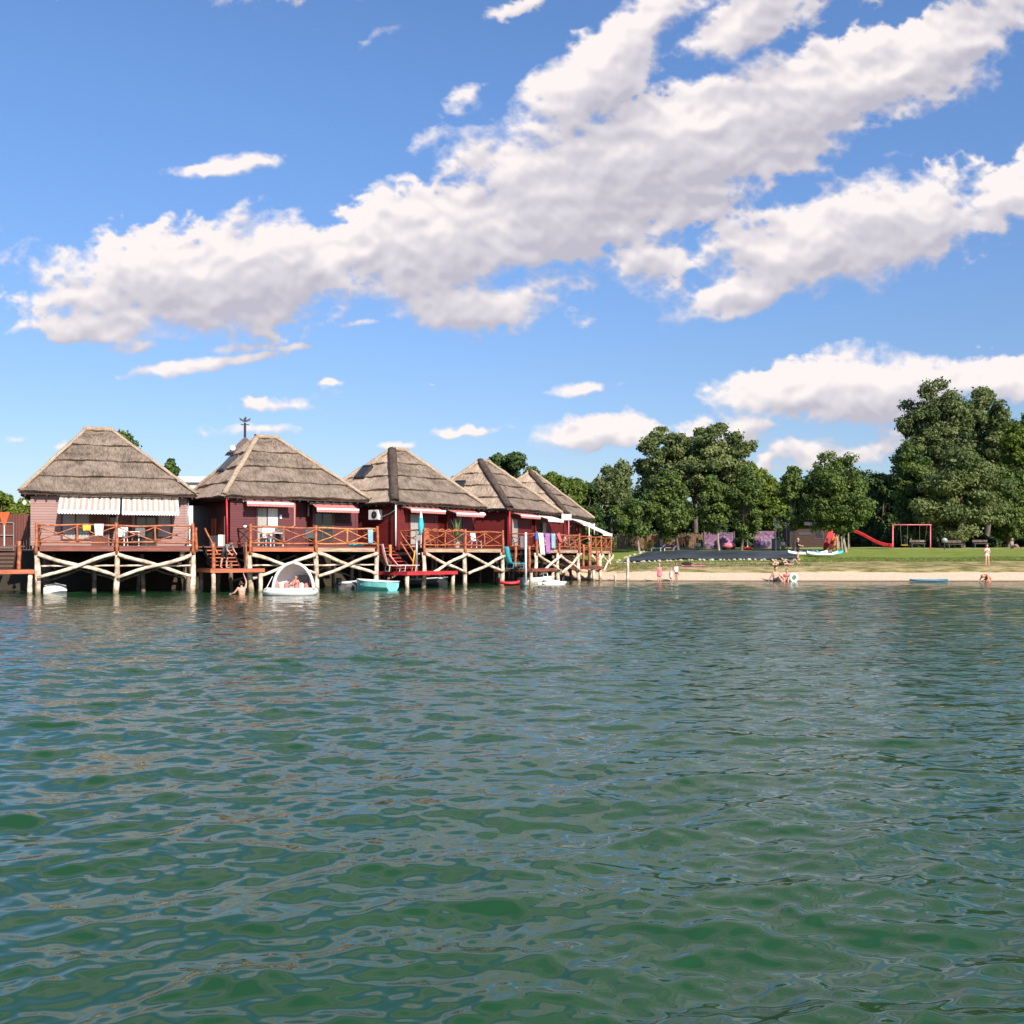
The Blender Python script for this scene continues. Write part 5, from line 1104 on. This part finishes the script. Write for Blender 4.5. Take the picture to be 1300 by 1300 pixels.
# ------------------------------------------------------------------ things on and around the decks
T = thing('swim_ring', 'white swim ring with green middle held upright in the shallow water', 'swim ring', (XD(1007.5,74.4), 74.4, .28), R(15)); b = MB()
b.grid(lambda u, v: ((.26+.10*math.cos(6.2832*v))*math.cos(6.2832*u), .10*math.sin(6.2832*v), (.26+.10*math.cos(6.2832*v))*math.sin(6.2832*u)), 24, 12); part('tube', b, 'white_p', T, True)
b = MB(); b.ball((0,0,0), (.17,.03,.17)); part('centre', b, 'green', T, True)
o = drape('beach_towel', lambda u, v: (XD(866,80)+u*1.9, 79.95+v*.8), 12, 6, 'pink', 'pink towel lying at the top of the sand right of the wading pair', 'towel', .05, .03, 5)
b = MB(); b.ball((0,0,.16), (.42,.2,.15), 0, 10, 7, .1); o = part('swim_bag', b, 'black', None, True); o.location = gp(872, 80.6); tag(o, 'black bag lying behind the pink towel', 'bag')

# canopied float
def P3(px, D): return (XD(px, D), D)
T = thing('canopied_float', 'white floating lounge with a rounded canopy moored before the second deck', 'float', (XD(371,48), 48, 0), R(6))
b = MB()
def f(u, v):
    a = 6.2832*u; rx, ry = 1.02, .72; rr_ = .19; c = 6.2832*v; k = 1+ (.14 if math.cos(a) < -.6 else 0)
    return ((rx*k+rr_*math.cos(c))*math.cos(a), (ry+rr_*math.cos(c))*math.sin(a), .17+rr_*math.sin(c)*1.05)
b.grid(f, 40, 12); part('hull_tube', b, 'white_p', T, True)
b = MB(); b.lathe((0,0,0), [(0,.12),(.9,.12)], 28); b.v = [(x*1.05, y*.75, z) for x,y,z in b.v]; part('floor', b, 'white_p', T)
b = MB()
def g(u, v):   # shell: arch over the back and the right side, open towards the left front
    a = math.pi*(.02+.96*u); c = v*math.pi*.56; x = math.cos(a)*.93; z = math.sin(a)
    return (x*(1-.05*v)+.10, -.42+math.sin(c)*1.05, .22+z*1.30*math.cos(c*.72))
b.grid(g, 28, 12); cn = part('canopy', b, pmat('canopy_cloth', (.74,.72,.70), .7, .05, 3), T, True, solid=.03)
b = MB(); pts = [g(i/28, 0) for i in range(29)]; b.tube([(x,y-.03,z) for x,y,z in pts], .075, 10); part('arch_tube', b, 'white_p', cn, True)
q = MB(); q.box(.25,.75,.30,.33,.55,.95); part('window', q, 'greyc', cn)
b = MB(); 
for k in range(7): b.ball((-.72+k*.23, .05, .40), (.14,.36,.20), k % 2, 10, 8)
part('seat_cushion', b, ['canvas_red','white_p'], T, True)
b = MB(); b.tube([(-.85,-.45,1.0-.1),(-1.12,-.55,.34)], .02, 6); part('strap', b, 'white', T)
person('dark haired rider lounging on the red cushion inside the canopied float', (XD(374,47.9), 47.9, .42), R(-8), {**LIE, 'wai':(0,.10,.18), 'che':(0,.20,.30), 'nek':(0,.26,.44), 'hed':(0,.26,.60), 'shL':(.16,.22,.38), 'shR':(-.16,.22,.38), 'elL':(.28,.18,.18), 'wrL':(.22,.0,.14), 'elR':(-.28,.18,.18), 'wrR':(-.22,.0,.14)}, .72, 'skin2', 'hair', (('trunks','red'),))

def rowboat(name, label, loc, rz, L, W, H, m_out, m_in, m_top, motor=False):
    T = thing(name, label, 'boat', loc, rz); n = 12
    def prof(t):   # t 0 stern, 1 bow
        w = W/2*(1-max(0,(t-.45)/.55)**2.2)*(0.86+.14*min(1,t/.3)); return w, .04*(1-t)+.02, H*(1+.28*t*t)
    def shell(ins):
        vs = []
        for i in range(n+1):
            t = i/n; w, k, top = prof(t); w = max(.012, w-ins); x = (t-.5)*(L-ins*2)
            for (a, z) in ((-1,top-(.0)),(-.92,.12+ins*.6+.10*t),(-.55,-.10+ins),(0,-.14+ins),(.55,-.10+ins),(.92,.12+ins*.6+.10*t),(1,top)): vs.append((x, a*w, z))
        return vs
    fs = [(i*7+k, i*7+k+1, i*7+k+8, i*7+k+7) for i in range(n) for k in range(6)]
    b = MB(); b.add(shell(0), fs); b.add([shell(0)[k] for k in range(7)], [(0,1,2,3,4,5,6)]); part('hull', b, m_out, T)
    b = MB(); b.add(shell(.04), [tuple(reversed(q)) for q in fs]); b.add([shell(.04)[k] for k in range(7)], [(6,5,4,3,2,1,0)]); part('inner_hull', b, m_in, T)
    b = MB(); so, si = shell(-.015), shell(.05)
    for k in (0, 6): b.tube([(so[i*7+k][0], (so[i*7+k][1]+si[i*7+k][1])/2, so[i*7+k][2]+.005) for i in range(n+1)], .035, 6)
    b.tube([so[0], so[6]], .03, 6); part('gunwale', b, m_top, T, True)
    for x in (-.25, .18): b = MB(); w, _, _ = prof(.5+x); b.box(x*L-.12, x*L+.12, -w+.05, w-.05, H*.62, H*.62+.04); part('thwart', b, m_top, T)
    b = MB(); vs = []
    for i in range(5):
        t = .68+.32*i/4; w, _, top = prof(t); vs += [((t-.5)*L*.99, -w*.97, top*.99), ((t-.5)*L*.99, w*.97, top*.99)]
    b.add(vs, [(2*i, 2*i+1, 2*i+3, 2*i+2) for i in range(4)]); part('foredeck', b, m_top, T)
    if motor:
        b = MB(); b.box(-L/2-.28,-L/2-.03,-.12,.12,H*.8,H+.28); b.box(-L/2-.2,-L/2-.1,-.04,.04,-.3,H*.8); part('outboard_motor', b, 'dark', T, bevel=.03)
    return T
rowboat('rowboat', 'teal rowboat with bright stern moored between the second deck and the red jetty', (XD(474,54.8), 55.3, .05), R(148), 2.5, 1.25, .42, 'teal_b', 'white', 'white_p')
rowboat('rowboat', 'dark hulled boat with white rim moored beneath the red jetty', (XD(541,61.3), 61.6, .05), R(20), 2.6, 1.2, .40, 'dark', 'white_p', 'white_p')
rowboat('rowboat', 'small dark grey dinghy tied in the shade left of the teal rowboat', (XD(446,56.5), 57.2, .03), R(60), 2.2, 1.0, .34, 'greyc', 'dark', 'white_p', True)
rowboat('rowboat', 'pale cream boat moored beneath the lounger jetty', (XD(681,66.8), 67.2, .05), R(25), 2.3, 1.1, .36, 'canvas', 'white_p', 'white_p')
# upturned white dinghy by the first pile
T = thing('dinghy', 'rounded white dinghy lying upturned on the water beside the leftmost pile', 'boat', (XD(70,50.6), 50.6, .02), R(25)); b = MB()
b.grid(lambda u, v: ((u-.5)*1.05, math.cos(math.pi*v)*.36*(max(.02,math.sin(math.pi*(.06+.88*u))))**.35, -.05+math.sin(math.pi*v)**.7*.52*(max(.02,math.sin(math.pi*(.1+.8*u))))**.4), 14, 12); part('hull', b, 'canvas', T, True)
b = MB(); b.tube([(-.5,0,.34),(0,0,.475),(.5,0,.34)], .03, 6); part('keel', b, 'white_p', T, True)
# red kayak
T = thing('kayak', 'red kayak floating beside the last pile of the curly railed deck', 'kayak', (XD(647,64.0), 64.0, .06), R(10)); b = MB()
b.grid(lambda u, v: ((u-.5)*1.25, math.cos(6.2832*v)*.30*max(.02,math.sin(math.pi*(.04+.92*u)))**.6, math.sin(6.2832*v)*.11+.10+.1*abs(u*2-1)**3), 16, 10); part('hull', b, 'red', T, True)
b = MB(); b.lathe((0,0,.17), [(.22,.02),(.20,.05),(.16,.0)], 14); part('cockpit_rim', b, 'dark', T); 
T = thing('pedal_boat', 'white pedal float with blue drum at the lounger jetty', 'pedal boat', (XD(699,66.9), 66.9, 0), R(30))
for y in (-.4,.4): b = MB(); b.tube([(-.9,y,.12),(-.6,y,.06),(.7,y,.06),(.95,y,.16)], [.05,.15,.15,.06], 10); part('pontoon', b, 'white_p', T, True)
b = MB(); b.box(-.5,.5,-.35,.35,.22,.28); part('deck_board', b, 'white', T); b = MB(); b.tube([(-.35,-.25,.28),(-.42,-.25,.75),(-.42,.25,.75),(-.35,.25,.28)], .03, 6); part('seat_frame', b, 'white', T)

# lamp post on the jetty
T = thing('lamp_post', 'black lamp post with small white globe on the jetty between the first two houses', 'lamp post', at(2, 311, -1.9, 1.22)); b = MB(); H = 2.05
b.lathe((0,0,0), [(.10,0),(.07,.08),(.045,.15),(.04,1.0),(.06,1.03),(.035,1.1),(.032,H)], 10); part('pole', b, 'dark', T, True); b = MB(); b.ball((0,0,H+.08), .10); part('globe', b, 'globe', T, True); b = MB(); b.lathe((0,0,H+.13), [(.10,0),(.05,.08),(0,.12)], 10); part('cap', b, 'dark', T)
# white lamp pole at the fourth deck, grey mast at the third
b = MB(); p = at(4, 667.5, -2.25, 0); b.tube([(0,0,.2),(0,0,3.35)], .075, 8); o = part('mooring_pole', b, 'white', None, True); o.location = p; tag(o, 'tall white pole at the edge of the jetty with the turquoise lounger', 'pole')
b = MB(); p = at(3, 529, -2.1, 0); b.tube([(0,0,.5),(0,0,3.3)], .06, 8); b.tube([(0,0,1.9),(.18,0,2.0)], .05, 6); o = part('mooring_pole', b, 'metal', None, True); o.location = p; tag(o, 'grey metal mast standing on the red jetty', 'pole')
b = MB(); p = at(3, 525, -2.0, .98); b.tube([(-.1,0,0),(-.02,0,.5),(.08,0,1.2)], .035, 6); o = part('pool_noodle', b, 'yellow', None, True); o.location = p; tag(o, 'thin yellow pole leaning beside the grey mast', 'pole')
# teal folded parasol standing on the third deck
T = thing('deck_parasol', 'closed teal parasol with white tip standing on the deck above the red jetty', 'parasol', at(3, 534.5, -1.25, ZDK)); b = MB(); b.lathe((0,0,0), [(.03,0),(.03,.75)], 8); part('pole', b, 'white', T)
b = MB(); b.lathe((0,0,.72), [(.05,0),(.13,.15),(.17,.6),(.10,1.0)], 10); part('canopy', b, 'turq', T, True); b = MB(); b.lathe((0,0,1.70), [(.10,0),(.07,.25),(0,.45)], 10); part('tip', b, 'white', T, True)
def lounger(label, loc, rz, fab, fr, L=1.25, back=.95, ang=68):
    T = thing('sun_lounger', label, 'sun lounger', loc, rz); a = R(ang)
    b = MB(); b.grid(lambda u, v: ((u-.5)*L, (v-.5)*.55, .34-.05*math.sin(math.pi*u)), 10, 2); part('seat', b, fab, T, True, solid=.025)
    b = MB(); b.grid(lambda u, v: (-L/2-math.cos(a)*back*u-.06*math.sin(math.pi*u), (v-.5)*.55, .34+math.sin(a)*back*u), 10, 2); part('backrest', b, fab, T, True, solid=.025)
    b = MB()
    for y in (-.29,.29): b.tube([(-L/2-math.cos(a)*back,y,.34+math.sin(a)*back),(-L/2,y,.34),(L/2,y,.34)], .018, 6)
    for x in (-L/2-math.cos(a)*back, L/2): 
        z = .34+math.sin(a)*back if x < -L/2 else .34; b.tube([(x,-.29,z),(x,.29,z)], .018, 6)
    part('frame', b, fr, T)
    for x in (-.5,.45):
        b = MB()
        for y in (-.29,.29): b.tube([(x,y,.34),(x-.05,y,0)], .018, 6)
        b.tube([(x-.05,-.29,.01),(x-.05,.29,.01)], .018, 6); part('leg', b, fr, T)
    return T
lounger('turquoise lounger with high curved back on the low jetty under the laundry', at(4, 655, -1.45, 1.06), R(45), 'turq', 'turq', ang=72, back=1.1)
lounger('dark red folding lounger with white frame on the red jetty, left one', at(3, 503, -1.6, .99), R(30), 'canvas_red', 'white', ang=76, back=1.2)
lounger('dark red striped folding lounger on the red jetty, right one nearer the railing post', at(3, 517, -1.7, .99), R(24), 'red', 'white', ang=50, back=.8)
# cooler box by the bending person
T = thing('cool_box', 'dark box with white lid and side standing on the landing behind the bending person', 'box', at(2, 275, .9, ZDK)); T.location = at(2, 276, .5, ZDK); b = MB(); b.box(-.34,.1,-.25,.25,0,.55); part('body', b, 'dark', T, bevel=.02); b = MB(); b.box(.1,.34,-.25,.25,0,.60); part('side', b, 'white', T, bevel=.02)
# cloths on railings
def cloth(label, h, px, w, L, mat, y=-1.60, z=ZDK+1.0, skew=0.0):
    u0 = U(h, px, y); T = None; b = MB()
    b.grid(lambda a, v: ((a-.5)*w*(1-.15*v)+skew*v, -.03-.04*math.sin(a*14)*v, .03-L*v-.05*abs(a-.5)*v), 10, 8)
    b.grid(lambda a, v: ((a-.5)*w, -.03+.16*v, .03+(.02 if v<.5 else -.25*v)), 6, 4)
    o = part('hanging_cloth', b, mat, None, True, solid=.012); o.location = L2W(h, u0, y, z); o.rotation_euler = (0,0,R(HS[h]['th'])); tag(o, label, 'cloth'); return o
cloth('white towel hung over the railing of the leftmost deck', 1, 125.5, .42, .55, 'canvas')
cloth('yellow cloth hung over the railing of the leftmost deck', 1, 110, .38, .26, 'yellow', z=ZDK+.95)
cloth('long white towel hung over the railing, left of the purple one', 4, 686, .75, 1.45, 'white', skew=.3)
cloth('purple towel hung over the railing between the white and blue cloths', 4, 694.5, .7, 1.35, 'purple', skew=.1)
cloth('blue cloth hung over the railing right of the purple towel', 4, 702, .62, 1.0, 'lblue')
cloth('dark blue swim cloth bunched on the railing left of the long white towel', 4, 681, .42, .45, 'blue')
cloth('small pink cloth hung slanting over the railing, rightmost of the laundry', 4, 708, .5, .55, 'pink', skew=.5)
cloth('black and white cloth hung at the stair post left of the white pole', 4, 662, .5, .75, 'greyc', y=-1.4, z=ZDK+.75)
cloth('white and dark cloth hung at the right end post of the honey coloured railing', 2, 470, .3, .75, 'lblue', z=ZDK+.9)
def table(h, px, y, label, m='white', w=.8, hgt=.72):
    T = thing('garden_table', label, 'table', at(h, px, y, ZDK), R(HS[h]['th'])); b = MB(); b.box(-w/2,w/2,-.35,.35,hgt-.04,hgt); part('table_top', b, m, T, bevel=.01)
    for x in (-w/2+.06, w/2-.06):
        for yy in (-.28,.28): b = MB(); b.box(x-.025,x+.025,yy-.025,yy+.025,0,hgt-.04); part('leg', b, m, T)
def chair(h, px, y, label, m='white_p', rz=0):
    T = thing('garden_chair', label, 'chair', at(h, px, y, ZDK), R(HS[h]['th']+rz)); b = MB(); b.box(-.24,.24,-.22,.24,.42,.46); part('seat', b, m, T, bevel=.01); b = MB(); b.beam((0,.24,.46),(0,.34,.98),.46,.035,up=(0,1,0)); part('backrest', b, m, T)
    for x in (-.2,.2):
        for yy in (-.19,.2): b = MB(); b.tube([(x,yy,.43),(x*1.15,yy*1.15,0)], .02, 6); part('leg', b, m, T)
table(1, 167, -.4, 'white garden table behind the right half of the leftmost railing'); chair(1, 156, -.5, 'white garden chair left of the garden table on the leftmost deck'); chair(1, 178, -.5, 'dark garden chair right of the garden table on the leftmost deck', 'dark')
table(2, 349, -.4, 'white garden table before the white curtain on the second deck'); chair(2, 357, -.4, 'black garden chair beside the white curtain on the second deck', 'dark'); chair(2, 341, -.4, 'white garden chair left of the table on the second deck'); chair(2, 395, -.4, 'dark garden chair before the second window of the maroon house', 'dark')
table(3, 556, -.5, 'orange wooden table behind the curly railing', 'rail'); chair(3, 605, -.6, 'white garden chair with tall back on the right half of the curly railed deck'); chair(3, 546, -.7, 'orange wooden chair behind the curly railing', 'rail')
chair(4, 722, -.6, 'light brown garden chair behind the laundry deck railing', 'canvas_tan'); table(4, 728, -.4, 'brown garden table behind the laundry deck railing', 'bark_pale')
b = MB(); b.ball((0,0,.1), (.45,.28,.10), 0, 14, 8); o = part('inflatable', b, 'turq', None, True); o.location = at(2, 452, -1.1, ZDK); tag(o, 'turquoise deflated float lying on the deck boards under the honey railing', 'float')
# potted tall plant
T = thing('potted_plant', 'tall spiky plant in a pot behind the curly railing', 'plant', at(3, 580, -.9, ZDK)); b = MB(); b.lathe((0,0,0), [(.15,0),(.22,.4),(.19,.4)], 10); part('pot', b, 'canvas_tan', T)
b = MB(); 
for k in range(26):
    a = random.uniform(0,6.28); L = random.uniform(.7,1.5); r = random.uniform(.15,.5); c_, s_ = math.cos(a), math.sin(a); w = .03
    b.add([(-s_*w,c_*w,.4),(s_*w,-c_*w,.4),(c_*r*.5+s_*w,s_*r*.5-c_*w,.4+L*.65),(c_*r,s_*r,.4+L),(c_*r*.5-s_*w,s_*r*.5+c_*w,.4+L*.65)], [(0,1,2,4),(4,2,3)])
part('leaves', b, pmat('spiky_leaf', (.16,.2,.05), .6), T)
